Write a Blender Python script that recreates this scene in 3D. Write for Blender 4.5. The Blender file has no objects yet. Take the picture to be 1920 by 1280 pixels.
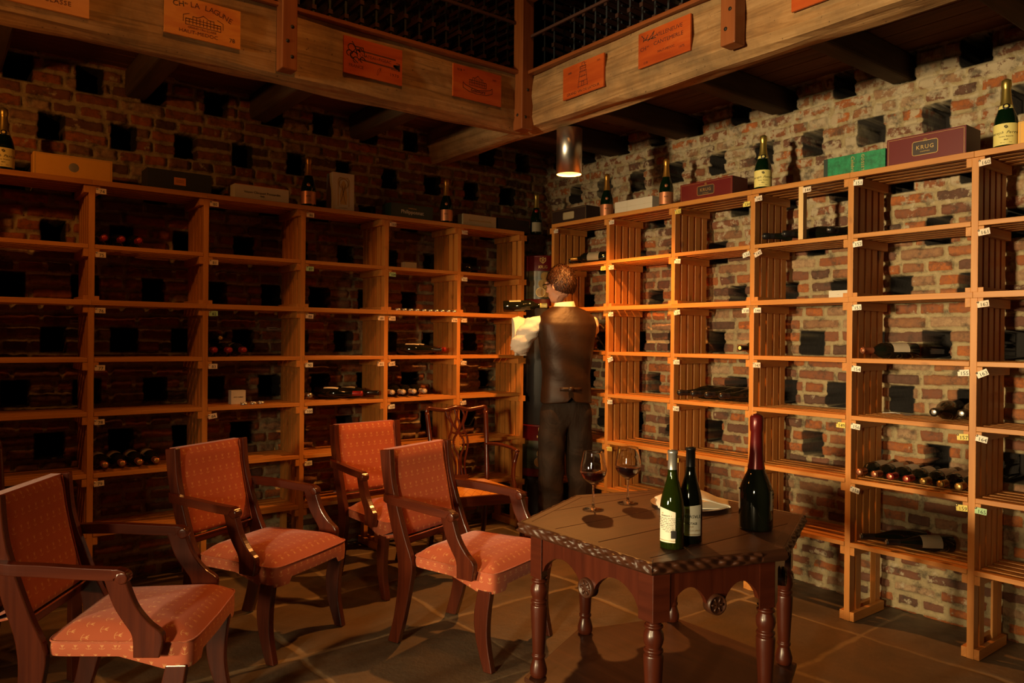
import bpy, bmesh, math, random
import numpy as np
from mathutils import Vector, Matrix, Euler
random.seed(7)
SC = bpy.context.scene
COL = SC.collection
PI = math.pi

# ------------------------------------------------------------------ camera
YAW, PIT, ROL, EYE = math.radians(52.169), math.radians(-.18), math.radians(.5433), 1.35
F_ = Vector((math.cos(YAW)*math.cos(PIT), math.sin(YAW)*math.cos(PIT), math.sin(PIT)))
R_ = Vector((math.sin(YAW), -math.cos(YAW), 0)); U_ = R_.cross(F_)
R2 = math.cos(ROL)*R_ + math.sin(ROL)*U_; U2 = -math.sin(ROL)*R_ + math.cos(ROL)*U_
cam = bpy.data.cameras.new('camera'); camo = bpy.data.objects.new('camera', cam); COL.objects.link(camo)
camo.matrix_world = Matrix(((R2.x, U2.x, -F_.x, 0), (R2.y, U2.y, -F_.y, 0), (R2.z, U2.z, -F_.z, EYE), (0, 0, 0, 1)))
cam.sensor_width = 36; cam.lens = 1424.4*36/1920; cam.clip_start = .02
SC.camera = camo

# ------------------------------------------------------------------ world, lights, exposure
SC.view_settings.view_transform = 'Standard'; SC.view_settings.look = 'None'
SC.view_settings.gamma = 1; SC.view_settings.use_curve_mapping = False
SC.view_settings.exposure = 0.0
w = bpy.data.worlds.new('world'); SC.world = w; w.use_nodes = True
w.node_tree.nodes['Background'].inputs[0].default_value = (1, .55, .25, 1)
w.node_tree.nodes['Background'].inputs[1].default_value = .004

def light(name, kind, loc, target, power, color, **kw):
    d = bpy.data.lights.new(name, kind); d.energy = power; d.color = color
    for k, v in kw.items(): setattr(d, k, v)
    o = bpy.data.objects.new(name, d); COL.objects.link(o); o.location = loc
    o.rotation_euler = (Vector(target)-Vector(loc)).to_track_quat('-Z', 'Y').to_euler()
    return o
WARM = (1, .36, .07); DAY = (1, .75, .40)
# daylight from two window openings of the wall opposite the right-hand rack
light('window_light', 'AREA', (-7.0, 2.0, 1.55), (3.9, 1.6, 1.60), 46, DAY, shape='RECTANGLE', size=.5, size_y=.8, spread=math.radians(34))
light('window_light_low', 'AREA', (-3.6, -.6, 1.9), (1.35, 2.3, .5), 11, DAY, shape='RECTANGLE', size=.35, size_y=.5, spread=math.radians(36))
# warm lamps: one pendant beyond the left edge, others high in the open middle of the cellar
light('ceiling_spot_left', 'SPOT', (-.45, 3.35, 2.42), (.6, 4.1, 1.35), 22, WARM, spot_size=2.5, spot_blend=.6, shadow_soft_size=.04)
light('atrium_lamp_beams', 'SPOT', (.75, 1.2, 4.3), (1.3, 3.55, 3.0), 92, WARM, spot_size=1.3, spot_blend=1, shadow_soft_size=.12)
light('atrium_lamp_chairs', 'SPOT', (1.1, 2.5, 4.3), (1.25, 3.1, .4), 48, WARM, spot_size=.9, spot_blend=.9, shadow_soft_size=.08)
light('atrium_lamp_right', 'SPOT', (1.5, 1.6, 4.4), (3.4, 2.5, 1.9), 52, WARM, spot_size=1.0, spot_blend=.9, shadow_soft_size=.10)

# ------------------------------------------------------------------ materials
class NT:
    def __init__(s, name):
        m = bpy.data.materials.new(name); m.use_nodes = True; s.m = m; s.t = m.node_tree
        s.b = s.t.nodes['Principled BSDF']
    def n(s, typ, **kw):
        o = s.t.nodes.new(typ)
        for k, v in kw.items():
            if k[0] == '_': setattr(o, k[1:], v)
        return o
    def l(s, a, b): s.t.links.new(a, b)
    def val(s, sock, v):
        if hasattr(v, 'links'): s.l(v, sock)
        else: sock.default_value = v
    def math(s, op, a, b=None, c=None, clamp=False):
        o = s.n('ShaderNodeMath'); o.operation = op; o.use_clamp = clamp
        s.val(o.inputs[0], a)
        if b is not None: s.val(o.inputs[1], b)
        if c is not None: s.val(o.inputs[2], c)
        return o.outputs[0]
    def mix(s, f, a, b, blend='MIX'):
        o = s.n('ShaderNodeMix'); o.data_type = 'RGBA'; o.blend_type = blend
        s.val(o.inputs[0], f); s.val(o.inputs[6], a if hasattr(a, 'links') else (*a, 1)[:4]); s.val(o.inputs[7], b if hasattr(b, 'links') else (*b, 1)[:4])
        return o.outputs[2]
    def coord(s, which='Object'): return s.n('ShaderNodeTexCoord').outputs[which]
    def mapped(s, co, scale=(1, 1, 1), loc=(0, 0, 0)):
        o = s.n('ShaderNodeMapping'); s.l(co, o.inputs[0]); o.inputs['Scale'].default_value = scale; o.inputs['Location'].default_value = loc
        return o.outputs[0]
    def noise(s, co, scale, detail=3, rough=.55, dist=0):
        o = s.n('ShaderNodeTexNoise'); s.l(co, o.inputs['Vector']); o.inputs['Scale'].default_value = scale
        o.inputs['Detail'].default_value = detail; o.inputs['Roughness'].default_value = rough; o.inputs['Distortion'].default_value = dist
        return o.outputs[0]
    def ramp(s, f, stops):
        o = s.n('ShaderNodeValToRGB'); s.l(f, o.inputs[0]); e = o.color_ramp.elements
        while len(e) < len(stops): e.new(.5)
        for i, (p, c) in enumerate(stops):
            e[i].position = p; e[i].color = (*c, 1) if len(c) == 3 else c
        return o.outputs[0]
    def bump(s, h, strength=.3, dist=.01):
        o = s.n('ShaderNodeBump'); s.l(h, o.inputs['Height']); o.inputs['Strength'].default_value = strength; o.inputs['Distance'].default_value = dist
        s.l(o.outputs[0], s.b.inputs['Normal'])
    def attr(s, name):
        o = s.n('ShaderNodeAttribute'); o.attribute_name = name; return o.outputs['Fac']
    def set(s, **kw):
        for k, v in kw.items():
            k_ = k.replace('_', ' ').replace('IOR Level', 'IOR Level'); s.val(s.b.inputs[k_], (*v, 1) if isinstance(v, tuple) and len(v) == 3 and 'Radius' not in k_ else v)
        return s.m

def plain(name, col, rough=.5, metal=0, spec=.5, **kw):
    t = NT(name); n = t.noise(t.coord(), 35, 2)
    c = t.mix(t.math('MULTIPLY', n, .35), tuple(col), tuple(x*.72 for x in col))
    return t.set(Base_Color=c, Roughness=rough, Metallic=metal, Specular_IOR_Level=spec, **kw)

def wood(name, c1, c2, c3, rough=.45, spec=.5, knots=True, gscale=34, bump=.12):
    t = NT(name); uv = t.coord('UV')
    g = t.noise(t.mapped(uv, (2.2, gscale, 1)), 1.0, 4, .6, .6)
    col = t.ramp(g, [(.25, c1), (.5, c2), (.75, c3)])
    if knots:
        k = t.noise(t.mapped(uv, (6, 14, 1)), 1.0, 1, .5)
        km = t.ramp(k, [(.72, (0, 0, 0)), (.80, (1, 1, 1))])
        col = t.mix(km, col, tuple(x*.35 for x in c1))
    big = t.noise(t.coord(), 1.7, 2)
    col = t.mix(t.math('MULTIPLY', big, .45), col, tuple(x*.6 for x in c1))
    t.bump(g, bump, .002)
    return t.set(Base_Color=col, Roughness=rough, Specular_IOR_Level=spec)

M = {}
M['pine'] = wood('pine wood', (.44, .160, .028), (.58, .235, .045), (.66, .29, .07), .42)
M['pale_pine'] = wood('pale new pine', (.72, .45, .18), (.8, .52, .22), (.85, .6, .28), .45)
M['mahogany'] = wood('polished mahogany', (.048, .008, .003), (.080, .014, .005), (.115, .021, .007), .22, .6, False, 40, .04)
M['old_oak'] = wood('dark stained oak', (.034, .010, .004), (.060, .018, .007), (.098, .030, .011), .42, .5, False, 30, .15)
M['apron_oak'] = wood('red stained oak', (.045, .008, .003), (.072, .013, .005), (.10, .019, .007), .3, .5, False, 30, .1)
M['post_wood'] = wood('red brown post wood', (.20, .055, .014), (.28, .085, .022), (.34, .11, .03), .38)
M['joist'] = wood('smoked joist wood', (.055, .038, .022), (.085, .055, .032), (.12, .075, .042), .8, .2, False, 18, .5)
M['plank'] = wood('underside planks', (.10, .042, .018), (.17, .068, .028), (.22, .10, .045), .75, .2, False, 20, .5)
# old beam: tan with dirt streaks and wormholes
t = NT('old beam timber'); uv = t.coord('UV'); oc = t.coord()
g = t.noise(t.mapped(uv, (1.6, 22, 1)), 1, 5, .65, 1.0)
c = t.ramp(g, [(.2, (.14, .065, .022)), (.45, (.34, .19, .075)), (.62, (.43, .26, .115)), (.85, (.52, .34, .17))])
crack = t.ramp(t.noise(t.mapped(uv, (1.0, 30, 1), (3, 7, 0)), 1, 3, .5, 1.5), [(.60, (0, 0, 0)), (.66, (1, 1, 1))])
d = t.ramp(t.noise(oc, 3.2, 5, .7), [(.42, (0, 0, 0)), (.70, (1, 1, 1))])
c = t.mix(t.math('MULTIPLY', d, .75), c, (.13, .085, .045))
c = t.mix(t.math('MULTIPLY', crack, .4), c, (.05, .025, .012))
sp = t.ramp(t.noise(t.mapped(oc, (1, 1, 1)), 60, 2), [(.70, (0, 0, 0)), (.74, (1, 1, 1))])
c = t.mix(t.math('MULTIPLY', sp, .7), c, (.04, .02, .01))
t.bump(g, .5, .006); M['beam'] = t.set(Base_Color=c, Roughness=.75, Specular_IOR_Level=.25)
M['crate'] = wood('orange varnished crate wood', (.34, .05, .010), (.52, .095, .016), (.62, .16, .03), .32, .5, False, 14, .05)
M['crate_yellow'] = wood('yellow varnished crate wood', (.58, .17, .025), (.75, .30, .05), (.5, .08, .015), .32, .5, False, 9, .05)
M['ink'] = plain('burnt ink', (.085, .012, .004), .7)
M['ink_black'] = plain('black ink', (.015, .012, .01), .7)
M['gold_ink'] = plain('gold print', (.55, .36, .12), .4, .6)
M['silver_ink'] = plain('grey print', (.28, .25, .22), .5, .2)
M['white_ink'] = plain('white print', (.65, .6, .5), .6)
M['tag_cream'] = plain('cream tag plastic', (.78, .62, .46), .45)
M['tag_white'] = plain('white tag plastic', (.80, .76, .62), .45)
M['tag_yellow'] = plain('yellow tag plastic', (.75, .60, .12), .45)
M['tag_green'] = plain('green tag plastic', (.42, .66, .34), .45)
M['steel'] = plain('pin steel', (.6, .55, .48), .25, 1)
def brushed():
    t = NT('brushed aluminium'); oc = t.coord()
    g = t.noise(t.mapped(oc, (2, 2, 300)), 1, 2)
    t.bump(g, .05, .001)
    return t.set(Base_Color=(.62, .60, .57), Metallic=1.0, Roughness=.3)
M['aluminium'] = brushed()
M['black_metal'] = plain('black metal', (.02, .018, .016), .5, .5)
M['iron'] = plain('dull galvanised strip', (.07, .08, .09), .6, .6)
M['dark_wood'] = plain('dark lattice wood', (.07, .025, .014), .7)
M['lamp_inside'] = NT('lit reflector').set(Base_Color=(.9, .6, .25), Emission_Color=(1, .5, .14), Emission_Strength=1.6, Roughness=.4)
M['bulb'] = NT('glowing bulb').set(Base_Color=(1, .8, .5), Emission_Color=(1, .62, .25), Emission_Strength=8)
# bottle glasses
def bottle_glass(name, col, rough=.06):
    return NT(name).set(Base_Color=col, Roughness=rough, Specular_IOR_Level=.6, IOR=1.5)
M['glass_dark'] = bottle_glass('dark bottle glass', (.006, .007, .004))
M['glass_green'] = bottle_glass('green champagne glass', (.002, .010, .003))
M['glass_brown'] = bottle_glass('brown bottle glass', (.030, .020, .008), .15)
M['glass_clear_green'] = NT('translucent green glass').set(Base_Color=(.035, .060, .006), Roughness=.03, Transmission_Weight=.75, IOR=1.45)
M['clear_glass'] = NT('clear glass').set(Base_Color=(1, 1, 1), Roughness=.0, Transmission_Weight=1.0, IOR=1.45)
M['wine'] = NT('red wine').set(Base_Color=(.020, .0008, .0008), Roughness=.02, Specular_IOR_Level=.5)
M['foil_gold'] = plain('gold foil', (.50, .36, .09), .35, .85)
M['foil_orange'] = plain('orange gold foil', (.55, .27, .05), .38, .8)
M['foil_copper'] = plain('copper label', (.62, .24, .11), .38, .5)
M['foil_red'] = plain('dark red foil', (.12, .008, .008), .28, .3)
M['cap_red'] = plain('red capsule', (.35, .018, .018), .4, .2)
M['cap_copper'] = plain('copper capsule', (.55, .20, .10), .35, .7)
M['cap_gold'] = plain('gold capsule', (.60, .36, .10), .35, .7)
M['cap_cream'] = plain('cream capsule', (.62, .50, .36), .45)
M['cap_silver'] = plain('silver screw cap', (.55, .53, .49), .3, .8)
M['cap_black'] = plain('black capsule', (.012, .010, .010), .35)
M['paper_yellow'] = plain('yellow label paper', (.80, .68, .22), .6)
M['paper_white'] = plain('white label paper', (.80, .74, .60), .6)
M['paper_beige'] = plain('beige label paper', (.60, .50, .36), .6)
M['paper_dim'] = plain('faded label paper', (.30, .26, .17), .6)
M['card_yellow'] = plain('yellow card', (.80, .40, .05), .5)
M['card_charcoal'] = plain('charcoal card', (.035, .035, .034), .5)
M['card_white'] = plain('white card', (.62, .55, .44), .55)
M['card_cream'] = plain('cream card', (.42, .33, .19), .55)
M['card_green'] = plain('dark green card', (.012, .030, .020), .45)
M['card_black'] = plain('black card', (.014, .010, .009), .5)
M['card_brown'] = plain('dark brown card', (.030, .014, .010), .45)
M['card_red'] = plain('deep red lacquer', (.12, .004, .005), .38)
M['card_orange'] = plain('orange card', (.70, .25, .05), .5)
t = NT('marbled green card'); n = t.noise(t.coord(), 30, 5, .7)
M['card_marble'] = t.set(Base_Color=t.ramp(n, [(.35, (.004, .10, .035)), (.6, (.01, .24, .09))]), Roughness=.4)
t = NT('white linen'); oc = t.coord(); n = t.noise(oc, 220, 2); t.bump(n, .1, .001)
M['linen'] = t.set(Base_Color=(.74, .68, .56), Roughness=.8, Specular_IOR_Level=.2)
t = NT('white shirt cotton'); oc = t.coord(); n = t.noise(t.mapped(oc, (1, 1, 1)), 22, 3, .5, .6); t.bump(n, .5, .01)
M['shirt'] = t.set(Base_Color=(.78, .72, .62), Roughness=.75, Specular_IOR_Level=.2)
t = NT('brown satin waistcoat'); oc = t.coord(); n = t.noise(oc, 7, 3, .5, .4); t.bump(n, .35, .02)
M['vest'] = t.set(Base_Color=(.024, .010, .004), Roughness=.5, Specular_IOR_Level=.3)
t = NT('dark brown trouser cloth'); oc = t.coord(); n = t.noise(t.mapped(oc, (1, 1, .6)), 9, 3, .5, .8); t.bump(n, .6, .03)
M['trouser'] = t.set(Base_Color=(.020, .010, .005), Roughness=.75, Specular_IOR_Level=.3)
M['shoe'] = plain('black shoe leather', (.01, .008, .007), .3)
t = NT('skin'); oc = t.coord(); n = t.noise(oc, 14, 3)
M['skin'] = t.set(Base_Color=t.mix(n, (.56, .27, .17), (.66, .36, .24)), Roughness=.5, Subsurface_Weight=.1, Subsurface_Radius=(.02, .008, .004))
t = NT('auburn hair'); oc = t.coord(); n = t.noise(t.mapped(oc, (1, 1, .5)), 90, 4, .6, .8); t.bump(n, .8, .006)
M['hair'] = t.set(Base_Color=t.ramp(n, [(.35, (.012, .005, .002)), (.7, (.055, .019, .006))]), Roughness=.4, Specular_IOR_Level=.4)
# upholstery: terracotta with woven tulips, pattern driven by UV in metres
def fabric(name, base, motif, kind='tulip'):
    t = NT(name); uv = t.coord('UV')
    sep = t.n('ShaderNodeSeparateXYZ'); t.l(uv, sep.inputs[0])
    if kind == 'tulip':
        cw, ch = .040, .050
        v = t.math('DIVIDE', sep.outputs[1], ch); row = t.math('FLOOR', v)
        par = t.math('MULTIPLY', t.math('MODULO', t.math('ABSOLUTE', row), 2.0), .5)
        u = t.math('ADD', t.math('DIVIDE', sep.outputs[0], cw), par)
        fu = t.math('MULTIPLY', t.math('SUBTRACT', t.math('FRACT', u), .5), cw/.01)   # in cm
        fv = t.math('MULTIPLY', t.math('SUBTRACT', t.math('FRACT', v), .5), ch/.01)
        au = t.math('ABSOLUTE', fu)
        def ell(x0, y0, rx, ry, tilt=0):
            dx = t.math('SUBTRACT', au, x0); dy = t.math('SUBTRACT', fv, y0)
            if tilt: dx = t.math('SUBTRACT', dx, t.math('MULTIPLY', dy, tilt))
            a = t.math('DIVIDE', dx, rx); b = t.math('DIVIDE', dy, ry)
            return t.math('LESS_THAN', t.math('ADD', t.math('MULTIPLY', a, a), t.math('MULTIPLY', b, b)), 1.0)
        petals = t.math('MAXIMUM', ell(0, .62, .10, .52), ell(.34, .66, .12, .46, .45))
        petals = t.math('MAXIMUM', petals, ell(.20, .34, .16, .30))
        stem = ell(0, -.45, .07, .8)
        r1 = ell(0, -.55, .95, .72); r2 = ell(0, -.36, .86, .72)
        leaf = t.math('MULTIPLY', t.math('SUBTRACT', r1, r2, clamp=True), t.math('LESS_THAN', fv, -.62))
        m = t.math('MAXIMUM', t.math('MAXIMUM', petals, stem), leaf)
        m = t.math('MULTIPLY', m, .55)
    else:
        a = t.math('ADD', sep.outputs[0], sep.outputs[1]); b = t.math('SUBTRACT', sep.outputs[0], sep.outputs[1])
        la = t.math('LESS_THAN', t.math('FRACT', t.math('DIVIDE', a, .055)), .06)
        lb = t.math('LESS_THAN', t.math('FRACT', t.math('DIVIDE', b, .055)), .06)
        m = t.math('MULTIPLY', t.math('MAXIMUM', la, lb), .8)
    weave = t.noise(uv, 900, 2); big = t.noise(t.coord(), 6, 3)
    b0 = t.mix(big, base, tuple(x*.78 for x in base))
    c = t.mix(m, b0, motif)
    t.bump(weave, .25, .001)
    return t.set(Base_Color=c, Roughness=.72, Specular_IOR_Level=.25, Sheen_Weight=.25, Sheen_Roughness=.4)
M['fabric'] = fabric('terracotta tulip fabric', (.46, .105, .045), (.74, .42, .16))
M['fabric_yellow'] = fabric('gold lozenge fabric', (.68, .30, .045), (.30, .07, .015), 'diag')
# brick
t = NT('old brick wall'); oc = t.coord(); mask = t.attr('mask'); rid = t.attr('rid'); lime = t.attr('lime'); hole = t.attr('hole')
n1 = t.noise(oc, 9, 4, .6); n2 = t.noise(oc, 42, 5, .7); n3 = t.noise(t.mapped(oc, (1, 1, 1), (5, 5, 5)), 17, 4, .65)
brick = t.ramp(rid, [(0, (.08, .045, .03)), (.18, (.17, .07, .04)), (.42, (.31, .095, .025)), (.62, (.42, .125, .028)), (.8, (.25, .12, .055)), (1, (.40, .27, .15))])
brick = t.mix(t.ramp(n2, [(.38, (0, 0, 0)), (.7, (.7, .7, .7))]), brick, (.15, .075, .05))
mort = t.mix(n2, (.46, .36, .19), (.20, .155, .09))
edge = t.math('ADD', mask, t.math('MULTIPLY', t.math('SUBTRACT', n2, .5), 1.1))
c = t.mix(t.ramp(edge, [(.42, (0, 0, 0)), (.58, (1, 1, 1))]), mort, brick)
lw = t.math('ADD', lime, t.math('MULTIPLY', t.math('SUBTRACT', n3, .5), 2.2))
c = t.mix(t.ramp(lw, [(.45, (0, 0, 0)), (.62, (.88, .88, .88))]), c, t.mix(n1, (.50, .41, .27), (.36, .30, .20)))
dirt = t.ramp(t.noise(t.mapped(oc, (1, 1, 1), (9, 2, 4)), 13, 5, .7), [(.52, (0, 0, 0)), (.66, (1, 1, 1))])
c = t.mix(t.math('MULTIPLY', dirt, .75), c, (.06, .045, .032))
c = t.mix(hole, c, (.014, .011, .009))
t.bump(n2, .6, .008)
M['brick'] = t.set(Base_Color=c, Roughness=.85, Specular_IOR_Level=.25)
# flagstones
t = NT('worn flagstones'); oc = t.coord(); jm = t.attr('joint'); rid = t.attr('rid')
n1 = t.noise(oc, 2.6, 5, .65, .5); n2 = t.noise(oc, 30, 5, .7); n3 = t.noise(t.mapped(oc, (1, 1, 1), (3, 8, 1)), 1.4, 3, .6)
c = t.mix(rid, (.15, .098, .055), (.22, .135, .070))
c = t.mix(t.ramp(n1, [(.36, (0, 0, 0)), (.68, (1, 1, 1))]), c, (.115, .088, .060))
c = t.mix(t.ramp(n3, [(.52, (0, 0, 0)), (.62, (.7, .7, .7))]), c, (.060, .045, .030))
c = t.mix(t.math('MULTIPLY', n2, .4), c, (.05, .035, .022))
e = t.math('ADD', jm, t.math('MULTIPLY', t.math('SUBTRACT', n2, .5), .7))
c = t.mix(t.ramp(e, [(.42, (0, 0, 0)), (.8, (.85, .85, .85))]), c, t.mix(n1, (.34, .25, .14), (.17, .125, .075)))
t.bump(t.math('ADD', n2, n1), .35, .008)
M['flag'] = t.set(Base_Color=c, Roughness=t.math('MULTIPLY_ADD', n1, .5, .28), Specular_IOR_Level=.4)
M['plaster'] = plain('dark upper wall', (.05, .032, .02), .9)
# printed scene on the display drum
t = NT('vineyard print'); oc = t.coord('UV'); n = t.noise(t.mapped(oc, (3, 3, 1)), 2, 4, .6)
M['print'] = t.set(Base_Color=t.ramp(n, [(.3, (.012, .018, .012)), (.5, (.05, .055, .03)), (.62, (.14, .11, .05)), (.8, (.30, .24, .15))]), Roughness=.3)
M['cask'] = plain('printed cask yellow', (.45, .28, .08), .35)

# ------------------------------------------------------------------ mesh builder
def I4(): return Matrix.Identity(4)
class MB:
    def __init__(s): s.v = []; s.f = []; s.m = []; s.uv = []; s.sm = []
    def add(s, verts, faces, mat=0, uvs=None, smooth=False, X=None):
        o = len(s.v)
        if X is not None: verts = [X @ Vector(p) for p in verts]
        s.v += [tuple(p) for p in verts]
        for i, f in enumerate(faces):
            s.f.append([o+k for k in f]); s.m.append(mat[i] if isinstance(mat, list) else mat); s.sm.append(smooth)
            s.uv.append(uvs[i] if uvs else None)
    def box(s, a, b, mat=0, X=None, grain=None):
        (x0, y0, z0), (x1, y1, z1) = a, b
        V = [(x0, y0, z0), (x1, y0, z0), (x1, y1, z0), (x0, y1, z0), (x0, y0, z1), (x1, y0, z1), (x1, y1, z1), (x0, y1, z1)]
        Fs = [(0, 3, 2, 1), (4, 5, 6, 7), (0, 1, 5, 4), (1, 2, 6, 5), (2, 3, 7, 6), (3, 0, 4, 7)]
        d = [abs(x1-x0), abs(y1-y0), abs(z1-z0)]; L = d.index(max(d)) if grain is None else grain
        ou, ov = random.random()*30, random.random()*30
        uvs = []
        for f in Fs:
            u = []
            for k in f:
                p = V[k]; o = [p[i] for i in range(3) if i != L]
                u.append((p[L]+ou, o[0]+o[1]+ov))
            uvs.append(u)
        s.add(V, Fs, mat, uvs, False, X)
    def lathe(s, prof, n=24, mat=0, X=None, smooth=True, a0=0, a1=2*PI, mats=None):
        full = abs(a1-a0-2*PI) < 1e-6; cnt = n if full else n+1
        V = []; Fs = []; U = []; ms = []
        ou = random.random()*9
        for (r, z) in prof:
            for i in range(cnt):
                a = a0+(a1-a0)*i/n; V.append((r*math.cos(a), r*math.sin(a), z))
        for j in range(len(prof)-1):
            for i in range(n):
                i2 = (i+1) % cnt if full else i+1
                q = (j*cnt+i, j*cnt+i2, (j+1)*cnt+i2, (j+1)*cnt+i)
                if prof[j][0] == 0: q = (j*cnt, (j+1)*cnt+i2, (j+1)*cnt+i)
                elif prof[j+1][0] == 0: q = (j*cnt+i, j*cnt+i2, (j+1)*cnt)
                Fs.append(q); ms.append(mats[j] if mats else mat)
                U.append([(V[k][2]+ou, math.atan2(V[k][1], V[k][0])*.03) for k in q])
        s.add(V, Fs, ms, U, smooth, X)
    def prism(s, poly, axis, h0, h1, mat=0, X=None, smooth=False):
        """poly of 2D points extruded along axis (0,1,2) from h0 to h1"""
        n = len(poly); ou = random.random()*20
        def P(p, h):
            return (h, p[0], p[1]) if axis == 0 else (p[0], h, p[1]) if axis == 1 else (p[0], p[1], h)
        V = [P(p, h0) for p in poly]+[P(p, h1) for p in poly]
        area = sum(poly[i][0]*poly[(i+1) % n][1]-poly[(i+1) % n][0]*poly[i][1] for i in range(n))
        flip = (area < 0) ^ (axis == 1) ^ (h1 < h0)
        Fs = [list(range(n))[::-1], list(range(n, 2*n))]
        U = [[(poly[i][1]+ou, poly[i][0]) for i in Fs[0]], [(poly[i-n][1]+ou, poly[i-n][0]) for i in Fs[1]]]
        acc = 0
        for i in range(n):
            j = (i+1) % n; L = math.dist(poly[i], poly[j])
            Fs.append([i, j, n+j, n+i]); U.append([(acc+ou, 0), (acc+L+ou, 0), (acc+L+ou, h1-h0), (acc+ou, h1-h0)]); acc += L
        if flip: Fs = [f[::-1] for f in Fs]; U = [u[::-1] for u in U]
        s.add(V, Fs, mat, U, smooth, X)
    def sweep(s, path, size, mat=0, X=None, n=0, up=(0, 0, 1), smooth=True, caps=True):
        """n=0: rectangular section of (w,h); n>0: round. size: one or list of (w,h)"""
        P = [Vector(p) for p in path]; K = len(P); up = Vector(up)
        if not isinstance(size, list): size = [size]*K
        V = []; c = 4 if n == 0 else n; Us = []; acc = random.random()*20
        for i, p in enumerate(P):
            tg = (P[min(i+1, K-1)]-P[max(i-1, 0)]).normalized()
            sd = tg.cross(up)
            if sd.length < 1e-4: sd = tg.cross(Vector((1, 0, 0)))
            sd.normalize(); u2 = sd.cross(tg).normalized(); w_, h_ = size[i] if isinstance(size[i], tuple) else (size[i], size[i])
            if i: acc += (P[i]-P[i-1]).length
            Us.append(acc)
            if n == 0: pts = [(-1, -1), (1, -1), (1, 1), (-1, 1)]
            else: pts = [(math.cos(2*PI*k/n), math.sin(2*PI*k/n)) for k in range(n)]
            for a, b in pts: V.append(p+sd*a*w_/2+u2*b*h_/2)
        Fs = []; U = []
        for i in range(K-1):
            for k in range(c):
                k2 = (k+1) % c; Fs.append([i*c+k, i*c+k2, (i+1)*c+k2, (i+1)*c+k][::-1])
                a, b = k*.03, (k+1)*.03
                U.append([(Us[i+1], a), (Us[i+1], b), (Us[i], b), (Us[i], a)])
        if caps:
            Fs.append(list(range(c))); Fs.append(list(range((K-1)*c, K*c))[::-1]); U += [[(0, 0)]*c, [(0, 0)]*c]
        s.add(V, Fs, mat, U, smooth and n > 0, X)
    def grid(s, fn, nu, nv, mat=0, X=None, smooth=True, uvf=None, closeu=False):
        V = []; cu = nu if closeu else nu+1
        for j in range(nv+1):
            for i in range(cu): V.append(fn(i/nu, j/nv))
        Fs = []; U = []
        for j in range(nv):
            for i in range(nu):
                i2 = (i+1) % cu
                Fs.append([j*cu+i, j*cu+i2, (j+1)*cu+i2, (j+1)*cu+i])
                if uvf: U.append([uvf(i/nu, j/nv), uvf((i+1)/nu, j/nv), uvf((i+1)/nu, (j+1)/nv), uvf(i/nu, (j+1)/nv)])
        s.add(V, Fs, mat, U if uvf else None, smooth, X)
    def text(s, body, size, X, mat=1, align='CENTER', shear=0, depth=.0004, sx=1.0, spacing=1.0):
        key = (body, align, shear, spacing)
        if key not in TXT:
            c = bpy.data.curves.new('t', 'FONT'); c.body = body; c.align_x = align; c.align_y = 'CENTER'; c.size = 1; c.shear = shear
            c.space_character = spacing; c.resolution_u = 2; c.extrude = .02
            o = bpy.data.objects.new('t', c); me = bpy.data.meshes.new_from_object(o)
            TXT[key] = ([tuple(v.co) for v in me.vertices], [list(p.vertices) for p in me.polygons])
            bpy.data.objects.remove(o); bpy.data.curves.remove(c); bpy.data.meshes.remove(me)
        V, Fs = TXT[key]
        s.add([(x*size*sx, y*size, z*depth/.02+depth) for x, y, z in V], Fs, mat, None, False, X)
    def strokes(s, lines, w, X, mat=1, h=.0006):
        w = w*1.3 if w > .0016 else w
        for L in lines:
            pts = [Vector((p[0], p[1], h)) for p in L]
            for a, b in zip(pts, pts[1:]):
                d = (b-a)
                if d.length < 1e-6: continue
                d.normalize(); nrm = Vector((-d.y, d.x, 0))*w/2; e = d*w*.4
                s.add([a-nrm-e, b-nrm+e, b+nrm+e, a+nrm-e], [(0, 1, 2, 3)], mat, None, False, X)
    def build(s, name, mats, parent=None, loc=None, bevel=0, label=None, autosmooth=True, X=None):
        me = bpy.data.meshes.new(name)
        me.from_pydata(s.v, [], s.f)
        ul = me.uv_layers.new(name='UVMap')
        data = np.zeros((len(me.loops), 2), dtype=np.float32); k = 0
        for f, u in zip(s.f, s.uv):
            if u:
                for q in u: data[k] = q; k += 1
            else:
                for vi in f: data[k] = (s.v[vi][0]+s.v[vi][1]*.3, s.v[vi][2]); k += 1
        ul.data.foreach_set('uv', data.ravel())
        me.polygons.foreach_set('material_index', s.m); me.polygons.foreach_set('use_smooth', s.sm)
        for m_ in (mats if isinstance(mats, (list, tuple)) else [mats]): me.materials.append(M[m_])
        me.update()
        o = bpy.data.objects.new(name, me); COL.objects.link(o)
        if parent: o.parent = parent
        if loc: o.location = loc
        if bevel:
            b = o.modifiers.new('bevel', 'BEVEL'); b.width = bevel; b.segments = 2; b.limit_method = 'ANGLE'; b.angle_limit = math.radians(40)
        if label: o['label'] = label
        return o
TXT = {}
def TX(loc, ez=0, ex=90, tilt=0):
    """frame for writing: upright, facing -y for ez=0 and -x for ez=-90"""
    return Matrix.Translation(loc) @ Matrix.Rotation(math.radians(ez), 4, 'Z') @ Matrix.Rotation(math.radians(ex), 4, 'X') @ Matrix.Rotation(math.radians(tilt), 4, 'Z')
def empty(name, loc, label, cat, rz=0, group=None):
    o = bpy.data.objects.new(name, None); COL.objects.link(o); o.location = loc; o.rotation_euler = (0, 0, rz)
    o.empty_display_size = .1
    o['label'] = label; o['category'] = cat
    if group: o['group'] = group
    return o
def tag(o, label, cat, group=None, kind=None):
    o['label'] = label; o['category'] = cat
    if group: o['group'] = group
    if kind: o['kind'] = kind
    return o
def struct(o): o['kind'] = 'structure'; return o
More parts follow.
